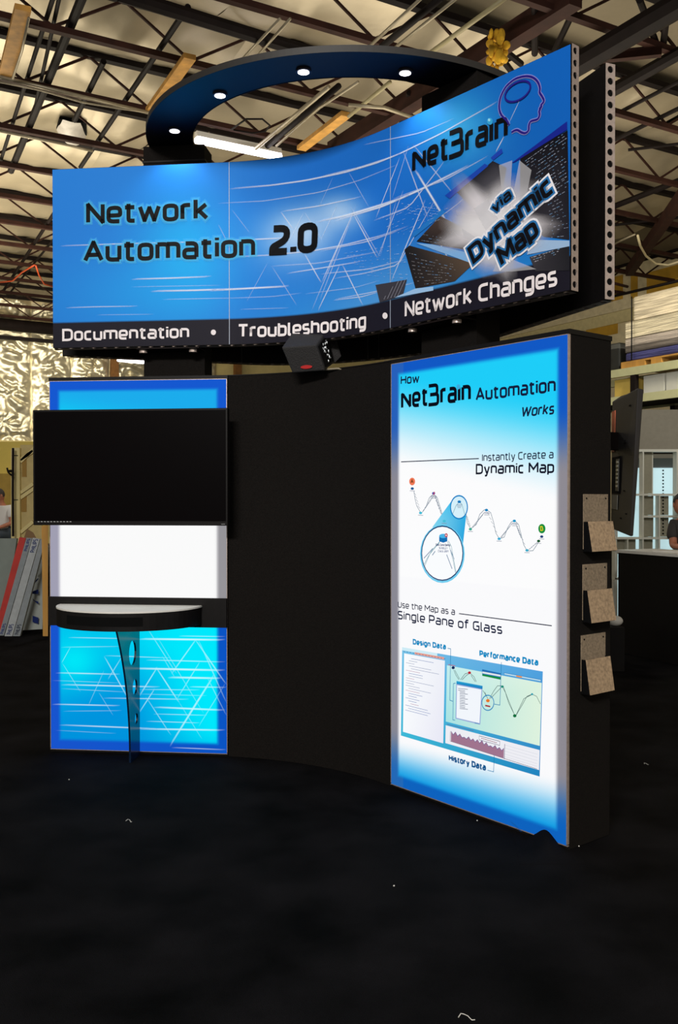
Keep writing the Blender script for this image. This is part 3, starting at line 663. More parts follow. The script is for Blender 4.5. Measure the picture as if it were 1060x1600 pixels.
poly_px(g, RP, zq([(574, 235), (698, 262), (698, 305), (574, 278)]), (34, 110, 180), .0074); poly_px(g, RP, zq([(576, 250), (696, 272), (696, 284), (576, 262)]), (225, 230, 235), .0077); poly_px(g, RP, zq([(576, 267), (696, 290), (696, 303), (576, 279)]), (20, 140, 60), .0077)
poly_px(g, RP, zq([(718, 256), (966, 302), (966, 318), (718, 272)]), (70, 140, 200), .0074); poly_px(g, RP, zq([(722, 261), (962, 306), (962, 314), (722, 269)]), (190, 225, 240), .0077); poly_px(g, RP, zq([(800, 275), (838, 282), (838, 292), (800, 284)]), (240, 150, 70), .008)
g.build('screenshot_marks', LIT, rt)['kind'] = 'stuff'
g = MB(); poly_px(g, RP, zq([(403, 330), (576, 362), (562, 602), (398, 562)]), (150, 170, 215), .0082); poly_px(g, RP, zq([(405, 312), (578, 345), (577, 366), (404, 332)]), [(40, 170, 214), (40, 150, 205), (20, 120, 190), (20, 130, 195)], .0085); poly_px(g, RP, zq([(408, 340), (570, 370), (557, 592), (404, 556)]), (242, 246, 252), .0085)
for i in range(13): stroke_px(g, RP, zq([(416 if i < 2 else 426, 362 + i * 11), ((462 if i % 3 else 480), 368 + i * 11)]), .9, (110, 120, 140), .0088, sub=0)
poly_px(g, RP, zq([(525, 585), (556, 592), (556, 600), (525, 594)]), (110, 150, 200), .0088)
g.build('popup_window', LIT, rt)
# curled lower corner of the fabric over a hump in the carpet
bmnd = MB(); c = PZ(853, 1312, 0); vs = []; ng = 14
for j in range(ng + 1):
    for i in range(ng * 2 + 1):
        x = -.16 + .32 * i / (ng * 2); y = -.34 + .5 * j / ng; z = .07 * math.exp(-(x / .05) ** 2) * smooth(-.34, .02, y) + .002
        vs.append(c + Vector((x + .12 * y, y, z if 0 < i < ng * 2 and 0 < j else -.01)))
w_ = ng * 2 + 1
bmnd.add(vs, [(j * w_ + i, j * w_ + i + 1, (j + 1) * w_ + i + 1, (j + 1) * w_ + i) for j in range(ng) for i in range(ng * 2)])
bmnd.build('carpet_ruck', M_carpet, fl, smooth=True)
# cloth wrinkle at lower right, its shade painted as a soft stroke
g = MB(); stroke_px(g, RP, conv(600, 1040, 3.533)([(700, 855), (730, 880), (770, 918)]), 3, (20, 84, 150), .0066, alpha=.7, fade=.6); g.build('crease_shade', LITA, rt)

# leaflet holders on the tower's side
SD = Surf([RP.at(RP.L, 0, 0).xy, RP.at(RP.L, 0, -TH).xy])
M_kraft = mat('speckled_kraft_card', (128, 112, 92), .8, var=.3, vscale=90, bump=.2, bscale=200); M_kraft2 = mat('speckled_kraft_card_front', (158, 134, 106), .8, var=.3, vscale=70, bump=.2, bscale=200)
holders = [((911, 772), (949, 772), (914, 815), (953, 811), (918, 861), (957, 858), 'top'), ((910, 882), (947.5, 880), (912, 922), (949, 918), (917, 971), (955.5, 967), 'middle'), ((907.5, 993), (945, 987), (909, 1030), (946, 1024), (914, 1082), (952, 1074), 'bottom')]
for (bl, br, fl_, fr_, ll, lr, wd) in holders:
    u0, z1 = SD.uv(*bl); u1, _ = SD.uv(*br); _, zm = SD.uv(*fl_); _, zb = SD.uv(*ll)
    u0 = max(.02, u0); u1 = min(TH - .01, u1)
    if u1 - u0 < .12: u1 = u0 + .2
    t = thing('leaflet_holder', 'speckled brown leaflet holder on black tower side, the %s one of three' % wd, 'leaflet holder', tuple(SD.at((u0 + u1) / 2, zb, .0)), 'leaflet holders on the tower side')
    slab(SD, u0, u1, zb + .01, z1, .0015, .006, 9).build('back_plate', M_kraft, t)
    P = [SD.at(u0, zb, .055), SD.at(u1, zb, .055), SD.at(u1, zm, .03), SD.at(u0, zm, .03)]; nrm = (P[1] - P[0]).cross(P[3] - P[0]).normalized() * .004
    MB().hexa([P[0], P[1], P[1] + nrm, P[0] + nrm, P[3], P[2], P[2] + nrm, P[3] + nrm]).build('front_pocket', M_kraft2, t)
    Mac = mat('clear_black_acrylic', (14, 14, 15), .2)
    for u in (u0, u1 - .003):
        q = [SD.at(u, zb, .006), SD.at(u, zb, .052), SD.at(u, zm, .028), SD.at(u, zm, .006)]; dd = (SD.at(1, 0) - SD.at(0, 0)) * .003
        MB().hexa([q[0], q[1], q[2], q[3], q[0] + dd, q[1] + dd, q[2] + dd, q[3] + dd]).build('side_wing', Mac, t)
    slab(SD, u0, u1, zb - .002, zb + .002, .004, .052, 9).build('base_tray', Mac, t)
    for u in (u0 + .02, u1 - .02): MB().tube([SD.at(u, z1 - .02, .006), SD.at(u, z1 - .02, .009)], .004, 8).build('screw', M_hole, t)

# ---- left lightbox tower
lt = thing('lightbox_tower', 'black tower with backlit blue print behind the television, left end of the booth', 'display tower', tuple(LP.at(LP.L / 2, 0, -TH / 2)))
slab(LP, 0, LP.L, .004, PT - .02, -TH, -.007, 9).build('cabinet', M_black, lt)
slab(LP, -.004, LP.L + .004, PT - .02, PT + .003, -TH - .004, .004, 9).build('top_cap', M_blackp, lt)
fr = MB()
for a, b, c, d in ((0, .004, .03, PT - .02), (LP.L - .004, LP.L, .03, PT - .02), (0, LP.L, .02, .024), (0, LP.L, PT - .023, PT - .02)):
    s = slab(LP, a, b, c, d, -.0068, .006, 9); fr.add(s.v, s.f)
fr.build('trim_frame', M_alu, lt)
zw1 = LP.uv(210, 780)[1]; zsh1 = LP.uv(210, 933)[1]; zsh0 = LP.uv(210, 978)[1]
def left_col(u, z, p):
    s = u / LP.L; e = min(u, LP.L - u, z - .02, PT - .02 - z); ins = smooth(.052, .078, e)  # edge mix paints the dim rim that the backlight misses
    if z > zw1:
        t = (z - 2.15) / .3; inner = mix((10, 222, 250), (28, 172, 236), smooth(-.2, .8, t + s * .6)); bord = (22, 88, 208)
    elif z > zsh0 + .05: inner = (250, 250, 250); bord = mix((160, 158, 178), (150, 148, 152), s)
    else:
        t = z / zsh0; a = (0, 196, 238); b = (0, 148, 222); c = (0, 232, 252)
        inner = mix(b, a, smooth(.35, .9, t + (.4 - s) * .5)); inner = mix(inner, c, smooth(.45, 1, s + .25 * t)); inner = mix(inner, (0, 238, 250), .8 * math.exp(-((s - .14) / .13) ** 2 - ((t - .72) / .16) ** 2)); bord = mix((24, 84, 206), (10, 84, 196), s)
        inner = mix(inner, (0, 140, 216), (1 - smooth(.0, .25, t)) * .35)
    return mix(bord, inner, ins)
colour_grid(LP, .004, LP.L - .004, .024, PT - .023, .004, 100, 250, left_col).build('backlit_poster', LIT, lt)
zs = conv(70, 900, 3.533); g = MB()
for (x0, y0, x1, y1, w, a) in [(40, 706, 420, 715, 1.6, .8), (90, 598, 640, 612, 1.7, .95), (60, 533, 420, 542, 1.6, .7), (90, 392, 420, 388, 1, .4), (130, 338, 460, 345, 1.2, .5), (80, 820, 620, 842, 1.7, .8), (330, 438, 700, 452, 1.2, .5), (520, 346, 1000, 352, 2.2, 1), (560, 462, 1000, 474, 1.4, .6),
                               (470, 508, 1000, 520, 2.2, 1), (680, 558, 980, 564, 2.2, .9), (520, 625, 860, 628, 1.1, .5), (320, 672, 800, 680, 1.4, .6), (600, 722, 1000, 740, 2, .9), (560, 800, 860, 810, 1.2, .6), (520, 842, 1000, 850, 2, .9), (800, 610, 1005, 614, 1.4, .6), (600, 760, 900, 768, 1.2, .5),
                               (90, 620, 460, 640, 1, .4), (100, 745, 430, 742, 1, .35), (700, 945, 1005, 958, 1.3, .6), (740, 330, 1000, 334, 1.2, .5), (40, 575, 420, 590, 1, .35), (60, 850, 400, 868, 1, .3), (520, 650, 900, 660, 1, .35)]:
    stroke_px(g, LP, zs([(x0, y0), (x1, y1)]), w, (235, 255, 255), .0062, a, fade=.7)
for (x0, y0, x1, y1, w, a) in [(330, 440, 465, 680, 1.4, .9), (350, 570, 425, 450, 1.2, .6), (95, 480, 145, 390, 1, .5), (100, 480, 200, 640, 1, .45), (240, 720, 330, 520, 1, .4), (525, 750, 610, 620, 1.3, .8), (525, 660, 625, 500, 1.4, .9), (615, 500, 745, 700, 1.5, .9), (560, 665, 700, 880, 1.2, .6), (700, 540, 840, 345, 1.4, .8), (730, 680, 860, 470, 1.2, .6),
                               (830, 345, 1005, 600, 1.5, .8), (850, 350, 1005, 700, 1.3, .6), (690, 940, 940, 540, 2, 1), (790, 770, 930, 560, 1.2, .6), (570, 290, 730, 540, 1.1, .5), (620, 330, 880, 760, 1, .4), (850, 830, 1000, 590, 1.1, .4), (720, 560, 650, 440, 1, .4), (900, 560, 1005, 770, 1.1, .5), (380, 770, 300, 640, 1, .35), (870, 900, 740, 690, 1, .35)]:
    stroke_px(g, LP, zs([(x0, y0), (x1, y1)]), w, (205, 250, 255), .0066, a, fade=.6)
g.build('printed_light_streaks', LITA, lt)['kind'] = 'stuff'
slab(LP, 0, LP.L, zsh0, zsh1, .002, .03, 9).build('shelf_band', M_blackp, lt)

# shelf: half-ellipse ledge with a slot, on a curved fin leg
sh = thing('display_shelf', 'black half-round shelf with white top on a curved finned leg, below the television', 'shelf', tuple(LP.at(LP.uv(207, 1000)[0], 0, .2)))
us0 = LP.uv(97, 950)[0] + .005; us1 = LP.uv(317, 950)[0]; uc = (us0 + us1) / 2; ru = (us1 - us0) / 2; zt = LP.uv(210, 940)[1] - .02; DPT = .40
def half(r, rd, o0=.031, n=36): return [LP.at(uc - r * math.cos(math.pi * i / n), 0, o0 + rd * math.sin(math.pi * i / n)).xy for i in range(n + 1)]
MB().prism(half(ru, DPT), zt - .115, zt - .006).build('shelf_body', M_blackp, sh)
MB().prism(half(ru + .003, DPT + .003), zt - .006, zt + .004).build('shelf_top', M_white, sh)
sl = MB(); n = 20; vs = []
for i in range(n + 1):
    a = math.radians(50 + 65 * i / n)
    for z, k in ((zt - .085, 1.004), (zt - .03, 1.004), (zt - .03, .985), (zt - .085, .985)): p = LP.at(uc - ru * k * math.cos(a), z, .031 + DPT * k * math.sin(a)); vs.append(p)
sl.add(vs, [(4 * i + k, 4 * i + 4 + k, 4 * i + 4 + (k + 1) % 4, 4 * i + (k + 1) % 4) for i in range(n) for k in range(4)] + [(0, 1, 2, 3), (4 * n + 3, 4 * n + 2, 4 * n + 1, 4 * n)])
sl.build('slot', M_hole, sh)
# fin with three elliptical holes (true openings)
M_fin = mat('black_board_blue_sheen', (8, 26, 50), .2, spec=.9)  # blue in the base colour paints the poster's reflection into the black board
uf = LP.uv(218, 1080)[0]; ztop = zt - .115
prof = [(0, .05)] + [(.1 * i, .05 + .29 * (i / 10) ** 2.2) for i in range(1, 11)]
def depth(z): t = z / ztop; return .19 + .24 * t ** 2.2
bmf = bmesh.new(); zz = [ztop * i / 24 for i in range(25)]
outer = [(.012, 0)] + [(depth(z), z) for z in zz] + [(.012, ztop)]
holes = [(.15, LP.uv(207, 1014)[1], .07, .08), (.105, LP.uv(210, 1068)[1], .046, .052), (.08, LP.uv(211, 1118)[1], .03, .036)]
def loopv(pts): 
    v = [bmf.verts.new(LP.at(uf, z, o)) for o, z in pts]; return [bmf.edges.new((v[i], v[(i + 1) % len(v)])) for i in range(len(v))]
ed = loopv(outer)
for hx, hz, rx, rz in holes: ed += loopv([(hx + rx * math.cos(2 * math.pi * k / 24), hz + rz * math.sin(2 * math.pi * k / 24)) for k in range(24)])
bmesh.ops.triangle_fill(bmf, edges=ed, use_beauty=True)
bad = [f for f in bmf.faces if any(((((f.calc_center_median() - LP.at(uf, 0, 0)).xy.length - hx) / rx) ** 2 + ((f.calc_center_median().z - hz) / rz) ** 2) < .95 for hx, hz, rx, rz in holes)]
bmesh.ops.delete(bmf, geom=bad, context='FACES_ONLY')
me = bpy.data.meshes.new('leg'); bmf.to_mesh(me); bmf.free(); lg = link('leg', me, M_fin, sh); sd = lg.modifiers.new('thick', 'SOLIDIFY'); sd.thickness = .012; sd.offset = 0

# television on the left tower
def tv_slab(sf, name, m, parent, u0, u1, z0, z1, o0, o1, bevel=0): return slab(sf, u0, u1, z0, z1, o0, o1, 9).build(name, m, parent, bevel=bevel)
a = PD(51.5, 730, 5.86); b = PD(356, 730, 5.72); TVS = Surf([a.xy, b.xy]); tz1 = PD(205, 639, 5.79).z; tz0 = PD(205, 821, 5.79).z
tv = thing('television', 'large black flat television hanging on the left tower above the shelf', 'television', tuple(TVS.at(TVS.L / 2, tz0, -.03)))
tv_slab(TVS, 'bezel', mat('tv_bezel', (14, 11, 11), .4, spec=.15), tv, 0, TVS.L, tz0, tz1, -.05, 0, .004)
tv_slab(TVS, 'screen', mat('tv_glass', (5, 3, 4), .3, spec=.04), tv, .012, TVS.L - .012, tz0 + .028, tz1 - .012, .0005, .002)
tv_slab(TVS, 'bracket', M_dsteel, tv, .45, .8, tz0 + .15, tz1 - .15, -.12, -.05)
g = MB()
for i in range(11): stroke_px(g, TVS, [(59 + i * 5, 815), (62 + i * 5, 815.2)], 1, (170, 170, 170), .003, sub=0)
g.build('button_marks', INK, tv)
g = MB(); stroke_px(g, TVS, [(346, 819), (352, 819)], 1.2, (110, 110, 110), .003, sub=0); g.build('logo_plate', INK, tv)

# centre wall
cw = thing('booth_wall', 'curved black fabric wall between the two lightbox towers', 'partition wall', tuple(BT.at((BU1 + BU2) / 2, 0, -.1)))
slab(BT, BU1 + .002, BU2 - .002, .002, PT, -.12, -.012, .05).build('panel', M_black, cw)
slab(BT, BU1 + .002, BU2 - .002, PT, PT + .006, -.124, -.008, .05).build('top_cap', M_blackp, cw)

# ---- front sign
sg = thing('curved_sign', 'blue curved header sign reading Network Automation 2.0, in front', 'sign', tuple(SG.at(SG.L / 2, SZ0, 0)))
def cyl(x, c, s): return math.exp(-((x - c) / s) ** 2)
def sign_col(u, z, p):
    px, py = project(p); t = (z - SZ0) / (SZ1 - SZ0)
    base = mix((30, 122, 214), (24, 104, 196), smooth(300, 520, px)); base = mix(base, (14, 96, 184), smooth(560, 760, px)); base = mix(base, (10, 94, 186), smooth(760, 880, px) * smooth(.3, .8, t))
    base = mix(base, (22, 176, 242), .85 * cyl(px, 290, 75) * cyl(py, 400, 95)); base = mix(base, (24, 160, 236), .5 * cyl(px, 220, 120) * cyl(py, 460, 60))
    base = mix(base, (44, 148, 220), .6 * smooth(.5, .0, t) * smooth(330, 480, px)); base = mix(base, (110, 170, 225), .55 * smooth(.55, .1, t) * cyl(px, 620, 110))
    base = mix(base, (60, 184, 236), .7 * cyl(px, 715, 60) * cyl(py, 200, 60))
    for cx, cy, r, a in ((470, 360, 52, .62), (532, 332, 38, .6), (455, 385, 60, .3)): base = mix(base, (225, 236, 246), a * math.exp(-(((px - cx) / r) ** 2 + ((py - cy) / (r * .7)) ** 2)))
    if t < .139: base = (24, 22, 34)
    return base
cuts = [0, U1, U2, SG.L]
for k in range(3):
    a = cuts[k] + (.0022 if k else 0); b = cuts[k + 1] - (.0022 if k < 2 else 0)
    slab(SG, a, b, SZ0, SZ1, -.052, -.002, .05).build('sign_panel', M_blackp, sg)
    o = colour_grid(SG, a, b, SZ0 + .002, SZ1 - .002, 0.0, int((b - a) / .012), 96, sign_col).build('printed_face', INK, sg)
sm = MB()
for u in (U1, U2): q = slab(SG, u - .002, u + .002, SZ0 + .002, SZ1 - .002, -.01, .0012, 9); sm.add(q.v, q.f)
sm.build('seam_strip', mat('seam_grey', (150, 160, 178), .4), sg)
# perforated aluminium edge profiles
def perforated(f, length, width, n, rfrac=.3, seg=12):
    """f(a, b, dep) -> point; a along the strip, b across it, dep into the material"""
    m = MB(); cell = length / n; r = width * rfrac; h = MB()
    for i in range(n):
        c = cell * (i + .5); vs = []; sq = []
        for k in range(seg):
            t = 2 * math.pi * (k + .5) / seg; cx, cy = math.cos(t), math.sin(t); mx = max(abs(cx), abs(cy)); sq.append((c + cell / 2 * cx / mx, width / 2 + width / 2 * cy / mx)); vs.append((c + r * cx, width / 2 + r * cy))
        pts = [f(a, b, 0) for a, b in sq] + [f(a, b, 0) for a, b in vs] + [f(a, b, .006) for a, b in vs]
        m.add(pts, [(k, (k + 1) % seg, seg + (k + 1) % seg, seg + k) for k in range(seg)] + [(seg + k, seg + (k + 1) % seg, 2 * seg + (k + 1) % seg, 2 * seg + k) for k in range(seg)])
        h.add([f(a, b, .0062) for a, b in vs], [tuple(range(seg))])
    return m, h
def edge_profile(sf, parent, z0, z1, th, u_end, u_from):
    m, h = perforated(lambda a, b, d: sf.at(u_end + .008 - d, z0 + a, -b + .001), z1 - z0, th, 20)
    m.build('end_profile', M_alu, parent); h.build('end_profile_holes', M_hole, parent)['kind'] = 'stuff'
    q = slab(sf, u_end + .0002, u_end + .0016, z0, z1, -th, .001, 9); q.build('end_plate', M_hole, parent)
    L = u_end - u_from; m, h = perforated(lambda a, b, d: sf.at(u_from + a, z0 - .006 + d, -b + .001), L, th, int(L / .075))
    m.build('bottom_profile', M_alu, parent); h.build('bottom_profile_holes', M_hole, parent)['kind'] = 'stuff'
edge_profile(SG, sg, SZ0, SZ1, .054, SG.L, 0)
# printed streaks and broken code shards
g = MB(); z4 = conv(340, 240, 3.533); z5 = conv(500, 100, 2.65); z3 = conv(60, 240, 3.3125)
WH = (232, 240, 250)
for L, w, a in [(z3([(110, 478), (400, 468), (700, 460), (995, 455)]), 1.6, .85), (z4([(60, 478), (180, 475), (400, 465)]), 1.8, .8), (z4([(60, 572), (300, 560), (520, 538), (700, 505), (900, 455), (1060, 400)]), 1.8, .7), (z3([(480, 650), (680, 645), (900, 636)]), 1.8, .95), (z3([(580, 712), (800, 708), (1050, 700)]), 2.2, 1), (z4([(-50, 757), (100, 748), (400, 732)]), 2.2, 1),
                (z3([(140, 798), (300, 793), (520, 790)]), 1.3, .7), (z3([(300, 835), (600, 832)]), 1, .35), (z3([(480, 690), (950, 682)]), 1, .4), (z3([(640, 755), (1000, 748)]), 1, .5), (z4([(120, 860), (400, 852)]), .9, .4),
                (z4([(60, 195), (300, 175), (480, 150), (700, 105), (880, 52), (1010, 0)]), 2, .9), (z4([(700, 105), (880, 52), (1010, 0)]) + z5([(500, 290), (740, 155)]), 1.8, .9), (z4([(0, 275), (260, 262), (560, 215), (780, 150), (1000, 60)]), 1.3, .5), (z4([(350, 320), (560, 290), (800, 238)]), 1.6, .8), (z4([(540, 378), (700, 345), (900, 285), (1060, 232)]), 2.6, 1),
                (z4([(380, 662), (600, 628), (800, 595)]), 1.6, .7), (z4([(290, 622), (560, 605), (900, 540)]), 1.6, .4), (z4([(640, 690), (820, 660), (1000, 615)]) + z5([(480, 560)]), 1.5, .7), (z4([(640, 810), (800, 790), (900, 762)]), 1.3, .7), (z4([(860, 370), (960, 335), (1060, 295)]) + z5([(520, 400)]), 1.8, .7),
                (z5([(0, 468), (160, 430), (330, 375)]), 1.6, .7), (z5([(180, 335), (420, 285), (560, 225)]), 1.3, .6), (z5([(60, 650), (260, 590), (430, 515), (620, 420)]), 2.6, 1), (z5([(300, 560), (520, 480), (700, 380)]), 1.6, .6), (z5([(0, 775), (200, 735), (330, 690)]), 1.5, .6), (z5([(0, 870), (200, 850), (360, 810)]), 1.5, .6), (z5([(60, 975), (220, 945), (400, 905)]), 1.4, .6), (z5([(420, 690), (560, 590), (700, 470)]), 1.3, .5),
                (z4([(20, 800), (300, 790), (470, 770)]), 1.1, .4), (z4([(480, 775), (760, 740), (900, 700)]), 1.1, .4)]: stroke_px(g, SG, L, w, WH, .0022, a, fade=.55)
for L, w, a in [(z4([(480, 320), (580, 480)]), 1.1, .5), (z4([(350, 320), (420, 420)]), 1.5, .7), (z4([(480, 550), (575, 715)]), 1.5, .8), (z4([(575, 715), (750, 330)]), 1.7, .8), (z4([(750, 330), (885, 580)]), 1.6, .8), (z4([(555, 870), (680, 610)]), 1.5, .8), (z4([(690, 610), (805, 840)]), 1.5, .8), (z4([(885, 580), (1030, 200)]), 1.4, .7), (z4([(520, 870), (770, 280)]), 1.3, .5),
                (z4([(875, 360), (1010, 20)]), 1.5, .8), (z4([(725, 100), (840, 300)]), 1, .4), (z4([(5, 390), (60, 500)]), 1, .4), (z4([(80, 310), (180, 440)]), .9, .35), (z4([(300, 620), (440, 840)]), 1.1, .4), (z4([(160, 820), (280, 600)]), .9, .35), (z4([(480, 320), (380, 520)]), 1, .45), (z4([(560, 300), (640, 130)]), .9, .3), (z4([(570, 480), (665, 280)]), 1.1, .5),
                (z5([(295, 905), (440, 560)]), 1.8, .9), (z5([(395, 435), (530, 660)]), 3, 1), (z5([(345, 355), (450, 640)]), 1.8, .6), (z5([(130, 590), (250, 800)]), 1.3, .5), (z5([(0, 980), (140, 620)]), 1.3, .5), (z5([(500, 745), (530, 800)]), 2, .8), (z5([(730, 365), (765, 300)]), 1.5, .9), (z5([(785, 245), (830, 150)]), 1.2, .6), (z5([(370, 335), (300, 560)]), 1.2, .5), (z5([(250, 800), (320, 560)]), 1.1, .5), (z5([(385, 330), (560, 545)]), 1.6, .5)]: stroke_px(g, SG, L, w, WH, .0026, a, fade=.5)
g.build('printed_light_streaks', INKA, sg)['kind'] = 'stuff'
def flat_uv(z): return z
def shard(L, col, off): 
    g = MB(); poly_px(g, SG, L, col, off); return g.build('printed_shard', INK, sg)
shard(z5([(500, 630), (620, 690), (615, 770), (402, 735)]), [(70, 56, 50), (66, 52, 46), (40, 34, 34), (24, 22, 26)], .003)
shard(z5([(352, 770), (372, 752), (640, 825), (560, 900), (398, 930)]), [(20, 20, 24), (30, 28, 30), (88, 72, 58), (60, 50, 44), (34, 28, 28)], .003)
shard(z5([(568, 530), (718, 402), (775, 430), (760, 520), (650, 610)]), [(28, 28, 36), (24, 24, 34), (40, 38, 46), (90, 88, 96), (110, 106, 112)], .003)
shard(z5([(232, 915), (362, 893), (345, 960), (250, 988)]), [(56, 54, 62)] * 4, .003)
shard(z5([(832, 390), (1028, 275), (1036, 728), (930, 715), (830, 640)]), [(16, 16, 24), (12, 12, 20), (30, 30, 38), (46, 44, 52), (60, 58, 66)], .003)
shard(z5([(870, 800), (1036, 750), (1036, 855), (895, 858)]), [(60, 58, 64), (26, 26, 32), (30, 30, 36), (50, 48, 54)], .003)
for L, c in [(z5([(383, 705), (508, 602), (522, 615), (392, 718)]), (30, 112, 190)), (z5([(520, 545), (685, 413), (700, 422), (540, 558)]), (22, 64, 168)), (z5([(710, 388), (755, 350), (760, 368), (720, 400)]), (22, 60, 170)), (z5([(797, 410), (1026, 238), (1027, 272), (808, 408)]), (20, 34, 140)), (z5([(398, 930), (472, 922), (472, 938), (310, 968)]), (150, 190, 230)), (z5([(400, 742), (470, 748), (650, 790), (620, 822)]), (120, 170, 220)), (z5([(880, 728), (1036, 732), (1036, 755), (860, 790)]), (150, 180, 215))]: shard(L, c, .0034)
# small rows of code
g = MB(); random.seed(11)
def code(quad, rows, col, al, w=1.0, dens=.65, off=.0040):
    a, b, c, d = [Vector(q) for q in quad]
    for r in range(rows):
        t = (r + .5) / rows; p = a.lerp(d, t); q = b.lerp(c, t); Ls = (q - p).length; x = random.uniform(0, 4)
        while x < Ls - 3:
            l = random.choice((1.5, 2.5, 3.5, 5))
            if random.random() < dens: stroke_px(g, SG, [p.lerp(q, x / Ls), p.lerp(q, min(1, (x + l) / Ls))], w, random.choice((col, col, (130, 180, 230))), off, al * random.uniform(.5, 1), sub=0)
            x += l + random.choice((1, 1.6, 4))
code(z5([(850, 420), (1024, 300), (1032, 470), (935, 530)]), 11, (190, 200, 225), .8, .8)
code(z5([(930, 530), (1032, 460), (1034, 720), (960, 725)]), 15, (180, 190, 215), .8, .8)
code(z5([(850, 400), (1024, 275), (1025, 300), (850, 420)]), 2, (190, 200, 225), .8, .8)
code(z5([(370, 775), (590, 835), (520, 905), (402, 925)]), 9, (170, 168, 172), .6, .7)
code(z5([(430, 700), (600, 730), (610, 765), (410, 735)]), 3, (170, 168, 172), .5, .7)
code(z5([(240, 640), (400, 560), (600, 610), (330, 720)]), 8, (200, 220, 245), .5, .7, .5)
code(z5([(90, 780), (330, 740), (400, 900), (200, 880)]), 9, (200, 220, 245), .55, .7, .5)
code(z5([(330, 570), (520, 600), (500, 640), (330, 620)]), 4, (200, 220, 245), .6, .7)
code(z5([(870, 800), (1000, 760), (1000, 785), (890, 825)]), 3, (210, 210, 225), .8, .9)
for i in range(5): stroke_px(g, SG, z5([(268 + i * 14, 975 - i * 3), (300 + i * 14, 905 - i * 3)]), .8, (180, 180, 195), .004, .6)
g.build('printed_code', INKA, sg)['kind'] = 'stuff'
# pale burst behind the slanted words
g = MB(); sh_f = lambda t: .86 + .16 * math.sin(5 * t + .6) + .12 * math.sin(9 * t + 2)
soft_blob(g, SG, 776, 350, 104, 92, (216, 212, 218), .0046, 1, shape=sh_f); g.build('printed_burst', INKA, sg)
g = MB(); soft_blob(g, SG, 772, 358, 78, 70, (226, 224, 228), .0050, .9, shape=lambda t: .9 + .25 * math.sin(4 * t + 1)); g.build('printed_burst', INKA, sg)
g = MB()
for L in [(z5([(745, 420), (800, 400), (790, 560), (760, 560)])), (z5([(640, 600), (700, 560), (740, 640), (690, 690)])), (z5([(880, 440), (830, 400), (800, 560), (860, 540)])), (z5([(750, 790), (900, 850), (800, 860), (720, 860)])), (z5([(590, 680), (650, 720), (700, 760), (600, 720)]))]:
    poly_px(g, SG, L, (222, 222, 228), .0052, .35)
g.build('printed_rays', INKA, sg)['kind'] = 'stuff'
# lettering of the sign
K = (3, 4, 9)
def SL(txt, p0, p1, ptop, col=K, w=.2, off=.0056, **k): return lettering(SG, txt, p0, p1, k.pop('cap', 0), col, off, 'lettering', INK, sg, w, ptop, **k)
for grow, al, o in ((.034, .28, .0044), (.018, .45, .0048)):
    for txt, p0, p1, pt, w in (('Network', (135.5, 350.5), (326, 343.5), (135.5, 318), .2), ('Automation', (131, 410), (399, 401), (131, 377), .2)):
        lettering(SG, txt, p0, p1, 0, (90, 210, 255), o, 'lettering_glow', INKA, sg, w, pt, grow=grow, alpha=al)
SL('Network', (135.5, 350.5), (326, 343.5), (135.5, 318)); SL('Automation', (131, 410), (399, 401), (131, 377)); SL('2.0', (421.5, 398.5), (496, 393), (421.5, 354), w=.24)
PW = (232, 224, 226)
SL('Documentation', (98, 533), (296, 528), (98, 514.5), PW, .19); SL('Troubleshooting', (371.7, 527.5), (573, 512.3), (371.7, 507), PW, .19); SL('Network Changes', (634, 496.3), (872, 446.5), (634, 471.5), PW, .18)
g = MB(); poly_px(g, SG, ellipse_px(334, 519.5, 4, 4.3, n=18), PW, .0056); g.build('bullet_dot', INK, sg); g = MB(); poly_px(g, SG, ellipse_px(603, 493.5, 4, 5, n=18), PW, .0056); g.build('bullet_dot', INK, sg)
SL('{et}rajn', (645.4, 269), (794.4, 213.6), (645.4, 233), (3, 4, 9), .2, gap=.13)
g = MB(); poly_px(g, SG, ellipse_px(767, 190, 4.6, 5.4), (50, 160, 214), .006); poly_px(g, SG, ellipse_px(766, 188, 2, 2.2), (150, 216, 240), .0064); g.build('logo_dot', INK, sg)
zh = conv(740, 90, 4.85)
head = [Vector(p) for p in zh([(276, 512), (262, 480), (215, 440), (198, 380), (210, 300), (250, 222), (320, 162), (400, 140), (460, 150), (500, 190), (512, 240), (505, 265), (530, 300), (545, 335), (518, 360), (524, 376), (508, 385), (514, 395), (504, 405), (510, 440), (495, 470), (435, 485), (425, 520), (427, 555), (400, 577), (370, 570), (335, 545), (295, 568)])]
hp = [(p.x, p.y) for p in fillet([(p.x, p.y) for p in head], 7)]
g = MB(); stroke_px(g, SG, hp, 6, (170, 160, 225), .0054, .5, sub=0); g.build('head_outline_glow', INKA, sg)
g = MB(); stroke_px(g, SG, hp, 3.3, (36, 22, 120), .0058, sub=0); stroke_px(g, SG, zh(ellipse_px(342, 258, 108, 62, math.radians(-34), 30)), 3, (34, 26, 126), .0058, closed=True, sub=0); g.build('head_outline', INK, sg)
for txt, p0, p1, cap, w in (('via', (774, 335), (802, 309), .058, .22), ('Dynamic', (741, 413), (868, 299), .098, .23), ('Map', (786, 417), (845, 366), .100, .23)):
    for grow, c, o in ((.040, (226, 226, 234), .0056), (.020, (40, 110, 170), .0060), (0, (8, 8, 14), .0064)):
        lettering(SG, txt, p0, p1, cap, c, o, 'lettering', INK, sg, w, None, grow=grow, gap=.09)

